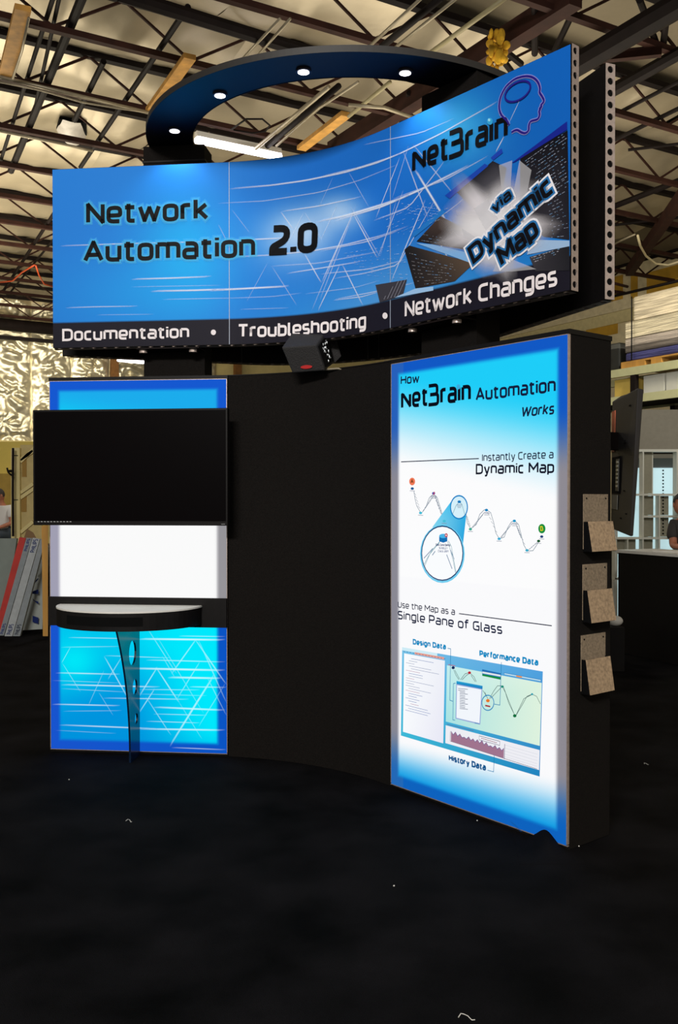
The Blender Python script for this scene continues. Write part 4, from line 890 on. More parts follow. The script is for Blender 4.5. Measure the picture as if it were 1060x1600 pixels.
# back sign
bp = [Vector((-1.875, 6.30)), Vector((-.62, 6.66))]; e1, e2 = Vector((.855, 5.72)), Vector((1.30, 4.56))
def hermite(a, b, ta, tb, n=22):
    return [a * (2 * t ** 3 - 3 * t ** 2 + 1) + ta * (t ** 3 - 2 * t ** 2 + t) + b * (-2 * t ** 3 + 3 * t ** 2) + tb * (t ** 3 - t ** 2) for t in [i / n for i in range(1, n)]]
BS = Surf([bp[0], bp[1]] + hermite(bp[1], e1, Vector((1.25, .36)) * 1.2, Vector((.5, -1.35)) * 1.2) + [e1, e2])
bs = thing('curved_sign', 'plain black back of the rear header sign, behind the blue sign', 'sign', tuple(BS.at(BS.L / 2, SZ0, 0)))
slab(BS, 0, BS.L, SZ0, SZ1, -.054, -.002, .06).build('sign_panel', M_blackp, bs)
edge_profile(BS, bs, SZ0, SZ1, .056, BS.L, .05)
sm = MB()
for x in (378, 575, 592):
    u = BS.uv(x, 560)[0]; q = slab(BS, u - .002, u + .002, SZ0, SZ1, -.003, .0005, 9); sm.add(q.v, q.f)
sm.build('seam_strip', mat('seam_dark', (70, 68, 66), .5), bs)

# posts between the towers and the ring
RC = Vector((.068, 6.125)); RO, RI, RZc = 1.305, 1.02, 3.96
PS = Surf([SG.at(u, 0, -.15).xy for u in SG.U])
def post(xL, xR, y, label):
    uL, uR = PS.uv(xL, y)[0], PS.uv(xR, y)[0]; dp = .19
    t = thing('support_post', label, 'post', tuple(PS.at((uL + uR) / 2, PT + .004, -dp / 2)))
    slab(PS, uL, uR, PT + .005, RZc - .004, -dp, 0, 9).build('post_box', M_black, t)
    slab(PS, uL - .006, uR + .006, RZc - .11, RZc - .1, -dp, .006, 9).build('top_plate', M_blackp, t)
    slab(PS, uL, uR, SZ0 - .016, SZ0 - .008, 0, .145, 9).build('bracket_plate', M_dsteel, t)
    for u in (uL + .03, uR - .05):
        MB().tube([PS.at(u, SZ0 - .036, .10), PS.at(u, SZ0 - .017, .10)], .026, 16).build('bracket_disc', M_alu, t)
post(225, 320, 565, 'square black post standing on the left tower behind the sign')
post(659, 745, 520, 'square black post standing on the right tower behind the sign')

# ring canopy with downlights
rg = thing('ring_canopy', 'dark curved ring canopy with round downlights above the sign', 'canopy', (RC.x, RC.y, RZc))
def ring_part(r0, r1, z0, z1, a0=178, a1=328, n=90):
    m = MB(); vs = []
    for i in range(n + 1):
        t = math.radians(a0 + (a1 - a0) * i / n)
        for r, z in ((r0, z0), (r1, z0), (r1, z1), (r0, z1)): vs.append((RC.x + r * math.cos(t), RC.y + r * math.sin(t), z))
    m.add(vs, [(4 * i + k, 4 * i + 4 + k, 4 * i + 4 + (k + 1) % 4, 4 * i + (k + 1) % 4) for i in range(n) for k in range(4)] + [(0, 1, 2, 3), (4 * n + 3, 4 * n + 2, 4 * n + 1, 4 * n)]); return m
ring_part(RI, RO, RZc, RZc + .03).build('ring_board', mat('navy_black_laminate', (8, 14, 30), .4, spec=.3), rg)
ring_part(RO, RO + .006, RZc - .002, RZc + .034).build('outer_edge', mat('edge_strip', (30, 27, 25), .6), rg)
ring_part(RI - .004, RI, RZc - .002, RZc + .032).build('inner_edge', M_blackp, rg)
for (x, y) in ((273, 202), (344, 146.5), (474.5, 109.5), (633.5, 111)):
    p = PZ(x, y, RZc); t = math.atan2(p.y - RC.y, p.x - RC.x); r = math.hypot(p.x - RC.x, p.y - RC.y)
    ft = MB(); ft.tube([(p.x, p.y, RZc - .012), (p.x, p.y, RZc - .001)], .042, 24); d = ft.build('downlight', mat('satin_rim', (60, 58, 66), .35, metal=.5), rg)
    MB().tube([(p.x, p.y, RZc - .0135), (p.x, p.y, RZc - .0125)], .031, 24).build('lit_lens', mat('downlight_lens', (255, 250, 255), emit=7), d)
    l = lamp('downlight_beam', 'SPOT', (p.x, p.y, RZc - .03), 5, (.93, .93, 1), (0, 0, 0), spot_size=math.radians(118), spot_blend=.6, shadow_soft_size=.03); l.parent = rg; l.matrix_parent_inverse = Matrix.Translation(rg.location).inverted()

# speaker on the wall top
sp = thing('loudspeaker', 'small black loudspeaker with red oval badge standing on top of the black wall', 'speaker', tuple(PD(482, 580, 5.6)))
Yf = 5.58
c8 = [PD(457, 583, Yf + .05), PD(508, 579, Yf), PD(523, 567, Yf + .2), PD(470, 571, Yf + .25), PD(440, 543, Yf), PD(494, 539, Yf - .05), PD(511, 515.5, Yf + .15), PD(457, 519, Yf + .2)]
MB().hexa(c8).build('cabinet', mat('textured_black_plastic', (30, 28, 28), .75, bump=.4, bscale=150), sp, bevel=.008)
ct = (c8[1] + c8[2] + c8[5] + c8[6]) / 4; nx = (c8[2] - c8[1]).cross(c8[5] - c8[1]).normalized()
gr = MB(); ins = [ct + (q - ct) * .82 + nx * .002 for q in (c8[1], c8[2], c8[6], c8[5])]; out = [ct + (q - ct) * .82 + nx * .05 + (Vector((.03, .03, .0)) if i in (1, 2) else Vector((0, 0, 0))) for i, q in enumerate((c8[1], c8[2], c8[6], c8[5]))]
gr.hexa(ins + [i_ + nx * .004 for i_ in ins]); gr.build('port_panel', M_hole, sp)
dots = MB(); random.seed(3)
for i in range(26):
    a_, b_ = random.uniform(.25, .75), random.uniform(.12, .88); p = ins[0].lerp(ins[1], a_).lerp(ins[3].lerp(ins[2], a_), b_) + nx * .006
    dots.ell(p, (.004, .004, random.uniform(.004, .009)), 6, 4)
dots.build('connector_knobs', mat('silver_parts', (190, 196, 200), .3, metal=.6), sp)['kind'] = 'stuff'
wg = MB(); wg.hexa([c8[2], c8[2] + nx * .045 + Vector((0, 0, .03)), c8[6] + nx * .05 - Vector((0, 0, .03)), c8[6], c8[3], c8[3] + Vector((0, .04, 0)), c8[7] + Vector((0, .04, 0)), c8[7]]); wg.build('rear_wedge', mat('textured_black_plastic', (30, 28, 28)), sp)
fc = (c8[0] + c8[1]) / 2; upv = ((c8[4] + c8[5]) / 2 - fc); rt_ = (c8[1] - c8[0]); nf = rt_.cross(upv).normalized(); fc = fc + upv * .2 + nf * .002
bd = MB(); rr = rt_.normalized(); uu = upv.normalized(); bd.add([fc + rr * .036 * math.cos(t) + uu * .011 * math.sin(t) + nf * k for k in (0, .004) for t in [2 * math.pi * i / 24 for i in range(24)]], [tuple(range(24, 48)), tuple(range(24))[::-1]] + [(i, (i + 1) % 24, 24 + (i + 1) % 24, 24 + i) for i in range(24)]); bd.build('badge', mat('red_badge', (190, 44, 44), .5), sp)
SPF = Surf([(fc - rr * .05).xy, (fc + rr * .05).xy])
q = PD(520, 577, 5.62); MB().tube([q + Vector((-.06, .02, .0)), q + Vector((.03, 0, .004)), q + Vector((.09, -.01, -.006))], .006, 8).build('mount_rod', M_pale, sp)

# rear television on the right
r0 = PD(957, 690, 5.35); r1 = PD(1001, 690, 4.95)
rtv = thing('television', 'black television seen from behind at right, next to the white shelving', 'television', tuple(PD(980, 820, 5.1)))
c8 = [PD(955, 826, 5.5), PD(985, 838, 4.98), PD(990, 838, 5.0), PD(965, 824, 5.55), PD(957, 628, 5.5), PD(997, 606, 4.98), PD(1006.5, 608.5, 5.0), PD(972, 618, 5.55)]
MB().hexa(c8).build('rear_housing', mat('tv_back_plastic', (34, 31, 31), .6, var=.1), rtv, bevel=.006)
def on(a, b, k=.003):
    lo = c8[0].lerp(c8[1], a); hi = c8[4].lerp(c8[5], a); p = lo.lerp(hi, b); nn = (c8[1] - c8[0]).cross(c8[4] - c8[0]).normalized(); return p + nn * k
def onbox(a0, b0, a1, b1, k0, k1, name, m): MB().hexa([on(a0, b0, k0), on(a1, b0, k0), on(a1, b0, k1), on(a0, b0, k1), on(a0, b1, k0), on(a1, b1, k0), on(a1, b1, k1), on(a0, b1, k1)]).build(name, m, rtv)
onbox(.05, .28, .42, .56, .0, .003, 'input_recess', M_hole); onbox(.26, .30, .40, .54, .002, .006, 'input_panel', mat('grey_ports', (70, 70, 70), .5))
for i in range(7): onbox(.29, .33 + i * .03, .37, .345 + i * .03, .006, .009, 'port', mat('silver_parts', (190, 196, 200), .3, metal=.6))
onbox(.02, .60, .16, .92, .0, .004, 'orange_label', mat('orange_sticker', (190, 96, 60), .6)); onbox(.05, .16, .34, .27, 0, .003, 'grey_sticker', mat('grey_sticker', (132, 132, 124), .6))
for a_, b_ in ((.72, .9), (.58, .66), (.62, .3), (.5, .1), (.75, .14)): onbox(a_, b_, a_ + .05, b_ + .008, 0, .004, 'screw_hole', M_hole)
MB().bar(PD(962, 690, 5.4), Vector((.98, 4.98, PD(962, 690, 5.4).z)), .08, .1).build('wall_arm', M_dsteel, rtv)

# ---------------------------------------------------------------- right background
def bx(name, m, parent, e0, e1, d0, d1, z0, z1, bevel=0): return MB().box(e0, e1, d0, d1, z0, z1, RW).build(name, m, parent, bevel=bevel)
def atE(px, py, e): d = ray(px, py); t = e / d.dot(A_); p = Vector((0, 0, EYE)) + d * t; return p.dot(B_), p.z
ER = 13.6
rk = thing('pallet_rack', 'tall pallet rack with cream beams along the yellow wall at right', 'rack', tuple(AB(ER + .5, 9.5)))
d0, d1 = 6.0, 15.5
zb1 = atE(1010, 575, ER)[1]; zb2 = atE(1010, 619, ER)[1]
Mb = mat('cream_rack_beam', (196, 196, 150), .5, var=.05)
for z, n_ in ((zb1, 'beam'), (zb2, 'beam')): bx(n_, Mb, rk, ER, ER + .08, d0, d1, z - .09, z + .06); bx(n_, Mb, rk, ER + 1.1, ER + 1.18, d0, d1, z - .09, z + .06)
bx('deck', M_dsteel, rk, ER + .08, ER + 1.1, d0, d1, zb2 - .05, zb2 - .0)
for dd in (atE(989, 600, ER)[0], 6.05, 15.4):
    for e in (ER, ER + 1.1): bx('upright', M_dsteel, rk, e, e + .1, dd - .06, dd + .06, 0, zb1 - .09)
# boxes between the beams
for i, (xa, xb, c, lb) in enumerate(((952, 983, (214, 184, 88), 'yellow box on the rack between the two cream beams'), (997, 1031, (205, 205, 196), 'white carton on the rack right of the upright'), (1032, 1075, (208, 208, 200), 'white carton at the right picture edge on the rack'))):
    da, db = atE(xa, 605, ER)[0], atE(xb, 605, ER)[0]; zc = atE((xa + xb) / 2, 592 - i * 2, ER)[1]
    o = tag(bx('carton', mat('carton_%d' % i, c, .7), None, ER + .14, ER + .9, min(da, db) + .01, max(da, db) - .01, zb2 + .07, zb1 - .12, .01), lb, 'box')
pl = thing('pallet', 'wooden pallet on the upper rack beam under the wrapped load', 'pallet', tuple(AB(ER + .5, 9, zb1 + .07)))
dA, dB = atE(968, 570, ER)[0], atE(1085, 560, ER)[0]; lo_, hi_ = min(dA, dB), max(dA, dB)
for i in range(5): bx('deck_board', M_wood, pl, ER + .05 + i * .22, ER + .22 + i * .22, lo_, hi_, zb1 + .16, zb1 + .19)
for i in range(3): dd = hi_ - (hi_ - lo_) * (0, .42, .86)[i]; bx('pallet_block', M_wood, pl, ER + .05, ER + 1.1, dd - ((hi_ - lo_) * (.34 if i == 0 else .14)), dd, zb1 + .062, zb1 + .16)
zc = zb1 + .195
for i, (xa, py0, py1, c, lb) in enumerate(((973, 567, 556, (70, 72, 130), 'blue wrapped layer at the bottom of the pallet load'), (972, 556, 536, (120, 112, 104), 'grey plastic-wrapped bundle above the blue layer'), (972, 536, 514, (150, 142, 120), 'silvery film-wrapped bundle with tan stripes, second from top of the load'), (985, 514, 482, (160, 150, 128), 'topmost film-wrapped bundle of the pallet load'))):
    da = atE(xa, (py0 + py1) / 2, ER)[0]; db = lo_ - .3; z1_ = zc + (py0 - py1) * (20.5 / 1450); m = mat('film_wrap_%d' % i, c, .35, metal=.2, var=.45, vscale=5, stretch=(.3, .3, 7), bump=.8, bscale=6)
    tag(bx('wrapped_bundle', m, None, ER + .08, ER + 1.1, db, da, zc, z1_, .03), lb, 'wrapped goods'); zc = z1_ + .002
tag(MB().tube([AB(ER + .04, atE(985, 560, ER)[0], zb1 + .2), AB(ER + .04, atE(985, 560, ER)[0], zc)], .012, 6).build('strap', M_hole, None), 'thin black strap down the left side of the wrapped load', 'strap')
# dark goods left of the load, at rack height
tag(bx('dark_bundle', mat('dark_wrapped', (30, 32, 30), .4, var=.4, vscale=6), None, ER + .1, ER + 1.0, atE(966, 550, ER)[0] + .06, atE(952, 550, ER)[0] + .6, zb1 + .065, zb1 + .6, .03), 'dark wrapped goods on the rack left of the pallet load', 'wrapped goods')

# grey header and white cubby shelving behind the counter (aligned across the hall)
CY = 11.0
def P2(x, y, Y=CY): return PD(x, y, Y)
Mgrey = mat('grey_laminate', (142, 136, 120), .6, var=.06, vscale=20); Mcub = mat('cubby_grey', (150, 146, 126), .6, var=.05, vscale=30); Mw2 = mat('white_laminate', (222, 222, 208), .45)
su = thing('cubby_shelving', 'white cubby shelving unit with grey header behind the counter at right', 'shelving', tuple(P2(1030, 1010) * 1))
def vb(name, m, x0, x1, y0, y1, dep0, dep1, parent=su, Y=CY):
    a = P2(x0, y1, Y); b = P2(x1, y0, Y); return MB().box(a.x, b.x, Y + dep0, Y + dep1, a.z, b.z).build(name, m, parent)
vb('header_panel', Mgrey, 985, 1140, 640, 702, 0, .04); vb('rail', Mw2, 985, 1140, 702, 706, -.01, .12)
for x in (1005, 1058, 1097): vb('upright', Mw2, x - 1.6, x + 1.6, 706, 1000, -.01, .12)
vb('upright', Mw2, 1029, 1032, 773, 1000, -.01, .12); vb('upright', Mw2, 1024, 1026, 706, 868, .11, .13)
for y, x0, x1 in ((773, 990, 1140), (807, 1005, 1140), (841, 961, 1140)): vb('shelf_board', Mw2, x0, x1, y - 1.6, y + 1.6, -.012, .12)
for (x0, x1, y0, y1) in ((1007, 1024, 707, 771), (1007, 1026, 775, 805), (1007, 1026, 809, 839), (1032.5, 1050, 775, 805), (1032.5, 1050, 809, 839), (963, 980, 843, 866), (981, 998, 843, 866), (1007, 1024, 843, 866)): vb('back_panel', Mcub, x0, x1, y0, y1, .10, .115)
vb('upright', Mw2, 961, 964, 843, 905, -.01, .12); vb('upright', Mw2, 980, 982, 843, 900, -.01, .12); vb('shelf_board', Mw2, 961, 1005, 903, 906, -.01, .12)
st = MB(); a = P2(1027, 836, CY + .3)
for i in range(20):
    p = P2(1027.5, 736 + i * 5.1, CY + .3); st.box(p.x - .008, p.x + .008, CY + .09, CY + .099, p.z - .009, p.z + .009)
st.build('slotted_strip', M_hole, su)
# bright daylit windows beyond the shelving
def window(nm, x0, x1, y0, y1):
    Y = CY + .6; a, b = P2(x0, y1, Y), P2(x1, y0, Y)
    o = MB().box(a.x, b.x, Y, Y + .02, a.z, b.z).build(nm, mat('window_daylight', (176, 206, 212), emit=.9), None); struct(o)
    f = MB()
    for (c, d, e, g_) in ((a.x - .05, a.x, a.z, b.z), (b.x, b.x + .05, a.z, b.z), (a.x - .05, b.x + .05, a.z - .05, a.z), (a.x - .05, b.x + .05, b.z, b.z + .05)): f.box(c, d, Y - .03, Y + .04, e, g_)
    f.build('window_frame', M_white, o)
    MB().box(a.x, b.x, Y - .02, Y, b.z - .12, b.z).build('roller_blind_box', mat('blind_box', (126, 140, 144), .5), o); return o
window('window_1', 964, 1006, 716, 1000); window('window_2', 1011, 1056, 716, 1000); window('window_3', 1061, 1120, 716, 1000)
# partition that carries the windows
Y = CY + .65; a, b = P2(961, 1003, Y), P2(1140, 640, Y); struct(MB().box(a.x, b.x, Y, Y + .1, 0, b.z).build('wall_partition', mat('partition_dark', (40, 38, 36), .8)))

ct_ = thing('counter', 'black counter with a white top at the right edge, behind the booth', 'counter', tuple(PD(1040, 1020, 10)))
ca, cb = PD(966, 1021, 10.05), PD(1090, 1050, 9.0); ca.z = cb.z = 0; dv = (cb - ca).normalized(); nv_ = Vector((-dv.y, dv.x, 0)); tz = PD(960, 859, 10.05).z
def cbox(name, m, z0, z1, o0, o1, e=0): MB().hexa([ca - dv * e + nv_ * o0 + Vector((0, 0, z0)), cb + nv_ * o0 + Vector((0, 0, z0)), cb + nv_ * o1 + Vector((0, 0, z0)), ca - dv * e + nv_ * o1 + Vector((0, 0, z0)), ca - dv * e + nv_ * o0 + Vector((0, 0, z1)), cb + nv_ * o0 + Vector((0, 0, z1)), cb + nv_ * o1 + Vector((0, 0, z1)), ca - dv * e + nv_ * o1 + Vector((0, 0, z1))]).build(name, m, ct_)
cbox('counter_body', M_blackp, .003, tz - .03, 0, .5); cbox('counter_top', M_white, tz - .03, tz, -.02, .55, .03)
# papers on the counter
q = ca + dv * .55 + nv_ * .2; tag(MB().box(-.15, .15, -.1, .1, 0, .012, Matrix.Translation(q + Vector((0, 0, tz + .001))) @ Matrix.Rotation(-.5, 4, 'Z')).build('paper_stack', M_white), 'small stack of white papers on the counter top', 'papers')
# white bag and box behind the tower, low
tag(MB().ell(PD(962, 970, 9.0) , (.075, .06, .05)).build('paper_cup', M_white, None, smooth=True), 'small crumpled white bag beside the counter end', 'bag')
p = PD(958, 1023, 9.4); p.z = .003
tag(MB().box(p.x - .08, p.x + .06, p.y, p.y + .2, .003, .11 + .0).box(p.x - .05, p.x + .03, p.y + .04, p.y + .16, .11, .42).build('floor_box', mat('grey_box', (70, 70, 70), .6)), 'small grey object on the floor between tower and counter', 'box')
p = PD(962, 970, 9.0)
tag(MB().box(p.x - .2, p.x + .06, p.y - .1, p.y + .25, .003, p.z - .05).build('dark_stool', M_blackp), 'dark low box beside the counter end with a white bag on it', 'box')

# ---------------------------------------------------------------- people
def skin_body(name, verts, edges, m, parent, levels=1, root=0):
    me = bpy.data.meshes.new(name); me.from_pydata([v[:3] for v in verts], edges, []); o = link(name, me, m, parent)
    md = o.modifiers.new('skin', 'SKIN'); md.use_smooth_shade = True
    sv = me.skin_vertices[0].data if me.skin_vertices else None
    if sv is None:
        bm = bmesh.new(); bm.from_mesh(me); bm.verts.layers.skin.verify(); bm.to_mesh(me); bm.free(); sv = me.skin_vertices[0].data
    for i, v in enumerate(verts):
        r = v[3]; sv[i].radius = (r, r) if not isinstance(r, tuple) else r; sv[i].use_root = (i == root)
    ss = o.modifiers.new('sub', 'SUBSURF'); ss.levels = ss.render_levels = levels
    return o
def figure(label, base, face_dir, J, shirt, shorts, hair, shirt_m, pants_m, hair_m):
    """J: joint positions in metres, in the figure's frame (x right, y forward, z up)"""
    R_ = Matrix.Translation(base) @ Matrix.Rotation(face_dir, 4, 'Z'); t = thing('person', label, 'person', tuple(base))
    def T(p): q = R_ @ Vector(p[:3]); return (q.x, q.y, q.z, *p[3:])
    V = []; E_ = []; idx = {}
    def add(n_, p, par=None):
        idx[n_] = len(V); V.append(T(p))
        if par is not None: E_.append((idx[par], idx[n_]))
    for n_, p, par in J: add(n_, p, par)
    # fingers: four and a thumb per hand
    for s_ in ('l', 'r'):
        w_ = Vector(V[idx['wrist_' + s_]][:3]); h_ = Vector(V[idx['palm_' + s_]][:3]); d = (h_ - w_).normalized(); side = d.cross(Vector((0, 0, 1))).normalized()
        if side.length < .1: side = Vector((1, 0, 0))
        for k, (o_, L_) in enumerate(((-.03, .065), (-.01, .078), (.01, .072), (.03, .055))):
            a = h_ + side * o_ + d * .03; fv = [(*h_, .022), (*a, .010), (*(a + d * L_ * .5 - Vector((0, 0, .006))), .009), (*(a + d * L_ * .9 - Vector((0, 0, .03))), .008)]
            skin_body('finger', fv, [(0, 1), (1, 2), (2, 3)], M_skin, t)
        th_ = h_ - d * .02 - side * .03; skin_body('thumb', [(*th_, .013), (*(th_ - side * .03 + d * .03), .010), (*(th_ - side * .035 + d * .06), .009)], [(0, 1), (1, 2)], M_skin, t)
    skin_body('body', V, E_, M_skin, t, 2, idx['pelvis'])
    hd = Vector(V[idx['head']][:3]); fw = (R_.to_3x3() @ Vector(J_face)).normalized(); rt = fw.cross(Vector((0, 0, 1))).normalized(); up = rt.cross(fw)
    H = Matrix((rt, fw, up)).transposed()
    MB().ell(hd, (.075, .093, .112), 18, 12, H).build('head', M_skin, t, smooth=True)
    f = MB(); f.ell(hd + fw * .098 - up * .01, (.013, .02, .024), 8, 6, H); f.build('nose', M_skin, t, smooth=True)
    for s_ in (-1, 1):
        MB().ell(hd + fw * .083 + rt * .03 * s_ + up * .012, (.012, .008, .007), 8, 6, H).build('eye', M_hole, t); MB().ell(hd + rt * .077 * s_, (.01, .018, .03), 8, 6, H).build('ear', M_skin, t, smooth=True)
    MB().ell(hd + fw * .088 - up * .05, (.024, .008, .007), 8, 6, H).build('mouth', mat('lips', (130, 66, 58), .6), t)
    hm = MB()
    hm.ell(hd - fw * .012 + up * .022, (.082, .092, .108), 18, 12, H); ho = hm.build('hair', hair_m, t, smooth=True)
    bm = bmesh.new(); bm.from_mesh(ho.data)
    dl = [v for v in bm.verts if (v.co - hd).dot(up) < (hair if (v.co - hd).dot(fw) > .03 else -.05)]; bmesh.ops.delete(bm, geom=dl, context='VERTS'); bm.to_mesh(ho.data); bm.free()
    for nm, src, m_ in (('shirt', shirt, shirt_m), ('trousers', shorts, pants_m)):
        VV = []; EE = []; ix = {}
        for n_, p, par in src:
            ix[n_] = len(VV); VV.append(T(p))
            if par is not None: EE.append((ix[par], ix[n_]))
        skin_body(nm, VV, EE, m_, t, 2)
    return t
# seated man, far left
J_face = (.35, 1, -.35)
Jm = [('pelvis', (0, 0, .0, .13), None), ('belly', (0, .03, .16, .135), 'pelvis'), ('chest', (0, .06, .36, .14), 'belly'), ('neck', (0, .09, .54, .058), 'chest'), ('head', (0, .13, .68, .075), 'neck')]
for s_, n_ in ((-1, 'l'), (1, 'r')):
    Jm += [('sh_' + n_, (.17 * s_, .06, .47, .062), 'chest'), ('el_' + n_, (.25 * s_, .1, .2, .045), 'sh_' + n_), ('wrist_' + n_, (.16 * s_, .34, .12, .03), 'el_' + n_), ('palm_' + n_, (.12 * s_, .42, .11, .03), 'wrist_' + n_),
           ('hip_' + n_, (.1 * s_, .06, -.01, .1), 'pelvis'), ('knee_' + n_, (.15 * s_, .45, -.02, .065), 'hip_' + n_), ('ankle_' + n_, (.15 * s_, .43, -.44, .042), 'knee_' + n_), ('toe_' + n_, (.16 * s_, .6, -.5, .035), 'ankle_' + n_)]
Sm = [('a', (0, 0, .0, .155), None), ('b', (0, .03, .18, .165), 'a'), ('c', (0, .06, .38, .165), 'b'), ('d', (0, .08, .48, .10), 'c'), ('l', (-.18, .06, .46, .08), 'c'), ('l2', (-.24, .09, .28, .075), 'l'), ('r', (.18, .06, .46, .08), 'c'), ('r2', (.24, .09, .28, .075), 'r')]
Tm = [('a', (0, 0, -.01, .15), None), ('l', (-.11, .1, -.01, .115), 'a'), ('l2', (-.15, .4, -.01, .09), 'l'), ('r', (.11, .1, -.01, .115), 'a'), ('r2', (.15, .4, -.01, .09), 'r')]
mb_ = PD(7, 836, 16.5); mb_.z += .02
figure('seated man in white T-shirt and dark shorts, far left, looking down', mb_, math.radians(160), Jm, Sm, Tm, .03, mat('white_tshirt', (226, 222, 216), .8), mat('dark_shorts', (52, 62, 72), .8), mat('grey_dark_hair', (60, 52, 46), .8))
bn = thing('work_table', 'pale low table the seated man sits on, far left', 'table', (mb_.x, mb_.y, 0))
zt_ = mb_.z - .19
MB().box(mb_.x - 1.6, mb_.x + .45, mb_.y - .1, mb_.y + .7, zt_ - .05, zt_).build('table_top', M_cream, bn)
for dx in (-1.5, .35):
    for dy in (0, .6): MB().box(mb_.x + dx, mb_.x + dx + .07, mb_.y + dy, mb_.y + dy + .07, 0, zt_ - .05).build('leg', M_cream, bn)
g = MB(); shs = Surf([PD(-12, 812, mb_.y - .245).xy, PD(22, 812, mb_.y - .245).xy])
# standing person at the counter, right edge
J_face = (-.1, 1, -.3)
Js = [('pelvis', (0, 0, .95, .13), None), ('belly', (0, .02, 1.1, .13), 'pelvis'), ('chest', (0, .03, 1.28, .15), 'belly'), ('neck', (.04, .05, 1.46, .058), 'chest'), ('head', (.10, .09, 1.6, .078), 'neck')]
for s_, n_ in ((-1, 'l'), (1, 'r')):
    Js += [('sh_' + n_, (.16 * s_, .03, 1.38, .055), 'chest'), ('el_' + n_, (.19 * s_, .12, 1.14, .045), 'sh_' + n_), ('wrist_' + n_, (.16 * s_, .32, 1.13, .03), 'el_' + n_), ('palm_' + n_, (.14 * s_, .4, 1.135, .026), 'wrist_' + n_),
           ('hip_' + n_, (.1 * s_, 0, .88, .1), 'pelvis'), ('knee_' + n_, (.11 * s_, .02, .48, .065), 'hip_' + n_), ('ankle_' + n_, (.11 * s_, 0, .09, .045), 'knee_' + n_), ('toe_' + n_, (.12 * s_, .16, .035, .035), 'ankle_' + n_)]
Ss = [('a', (0, 0, .9, .155), None), ('b', (0, .02, 1.1, .155), 'a'), ('c', (0, .03, 1.3, .17), 'b'), ('d', (0, .04, 1.41, .09), 'c'), ('l', (-.16, .03, 1.38, .075), 'c'), ('l2', (-.19, .09, 1.2, .07), 'l'), ('r', (.16, .03, 1.38, .075), 'c'), ('r2', (.19, .09, 1.2, .07), 'r')]
Ts = [('a', (0, 0, .9, .14), None), ('l', (-.11, 0, .82, .11), 'a'), ('l2', (-.11, .02, .48, .08), 'l'), ('l3', (-.11, 0, .12, .07), 'l2'), ('r', (.11, 0, .82, .11), 'a'), ('r2', (.11, .02, .48, .08), 'r'), ('r3', (.11, 0, .12, .07), 'r2')]
ps = PD(1075, 780, 10.45); ps.z = 0
figure('person in dark T-shirt leaning at the counter, right picture edge', ps, math.radians(175), Js, Ss, Ts, .05, mat('charcoal_tshirt', (50, 46, 44), .8), mat('dark_trousers', (40, 42, 50), .8), mat('black_hair', (22, 18, 18), .6))

# ---------------------------------------------------------------- left background
cr = thing('crate_panel', 'cream wooden crate panel with diagonal battens, left of the television', 'crate', tuple(PD(35, 990, 14)))
Yc = 14.0
def vc(name, m, x0, x1, y0, y1, d0_, d1_, parent=cr, Y=Yc):
    a = PD(x0, y1, Y); b = PD(x1, y0, Y); return MB().box(a.x, b.x, Y + d0_, Y + d1_, a.z, b.z).build(name, m, parent)
vc('side_post', M_cream, 21, 32.5, 700, 985, -.05, .1); vc('side_board', M_cream, 18, 22, 702, 985, 0, .08)
vc('panel_board', mat('cream_plywood_dark', (184, 164, 108), .7, var=.1), 32, 64, 695, 985, .02, .06)
for (x0, y0, x1, y1) in ((32, 718, 52, 705), (32, 770, 52, 756), (32, 832, 52, 815), (32, 778, 64, 756), (32, 722, 64, 690)):
    MB().bar(PD(x0, y0, Yc), PD(x1, y1, Yc), .03, .05).build('batten', M_cream, cr)
for (x0, x1, y0, y1) in ((34, 41, 716, 745), (33, 41, 772, 800)):
    vc('brown_gap', mat('brown_ply', (150, 116, 52), .8), x0, x1, y0, y1, .012, .019)
for y_ in (712, 781): vc('hinge_strap', M_dsteel, 20.5, 30, y_ - .6, y_ + .6, -.06, -.05)
tag(MB().tube([PD(20.5, 700, 13.8), PD(20, 770, 13.8), PD(20.5, 838, 13.8)], .018, 6).build('cable', M_dsteel, None), 'dark cable hanging down the edge of the cream crate', 'cable')
tag(MB().tube([PD(11, 731, 13.8), PD(13, 738, 13.8), PD(17, 742, 13.8), PD(20, 743, 13.8)], .014, 6).ell(PD(16.5, 736, 13.8), (.04, .03, .02)).build('wall_hook', M_dsteel, None), 'small dark hook bracket on the crate edge above the seated man', 'hook')
# cream partition wall behind, lower left, with its darker recess
struct(MB().box(PD(-40, 0, 18).x, PD(70, 0, 18).x, 18, 18.1, 0, PD(0, 690, 18).z).build('wall_left', mat('yellow_partition', (214, 190, 92), .8, var=.06, vscale=2)))
tag(MB().box(PD(-40, 0, 17.9).x, PD(20, 0, 17.9).x, 17.88, 17.99, 0, PD(0, 740, 17.9).z).build('lower_board', mat('ochre_board', (168, 138, 60), .8, var=.08)), 'ochre lower wall board behind the seated man', 'board')
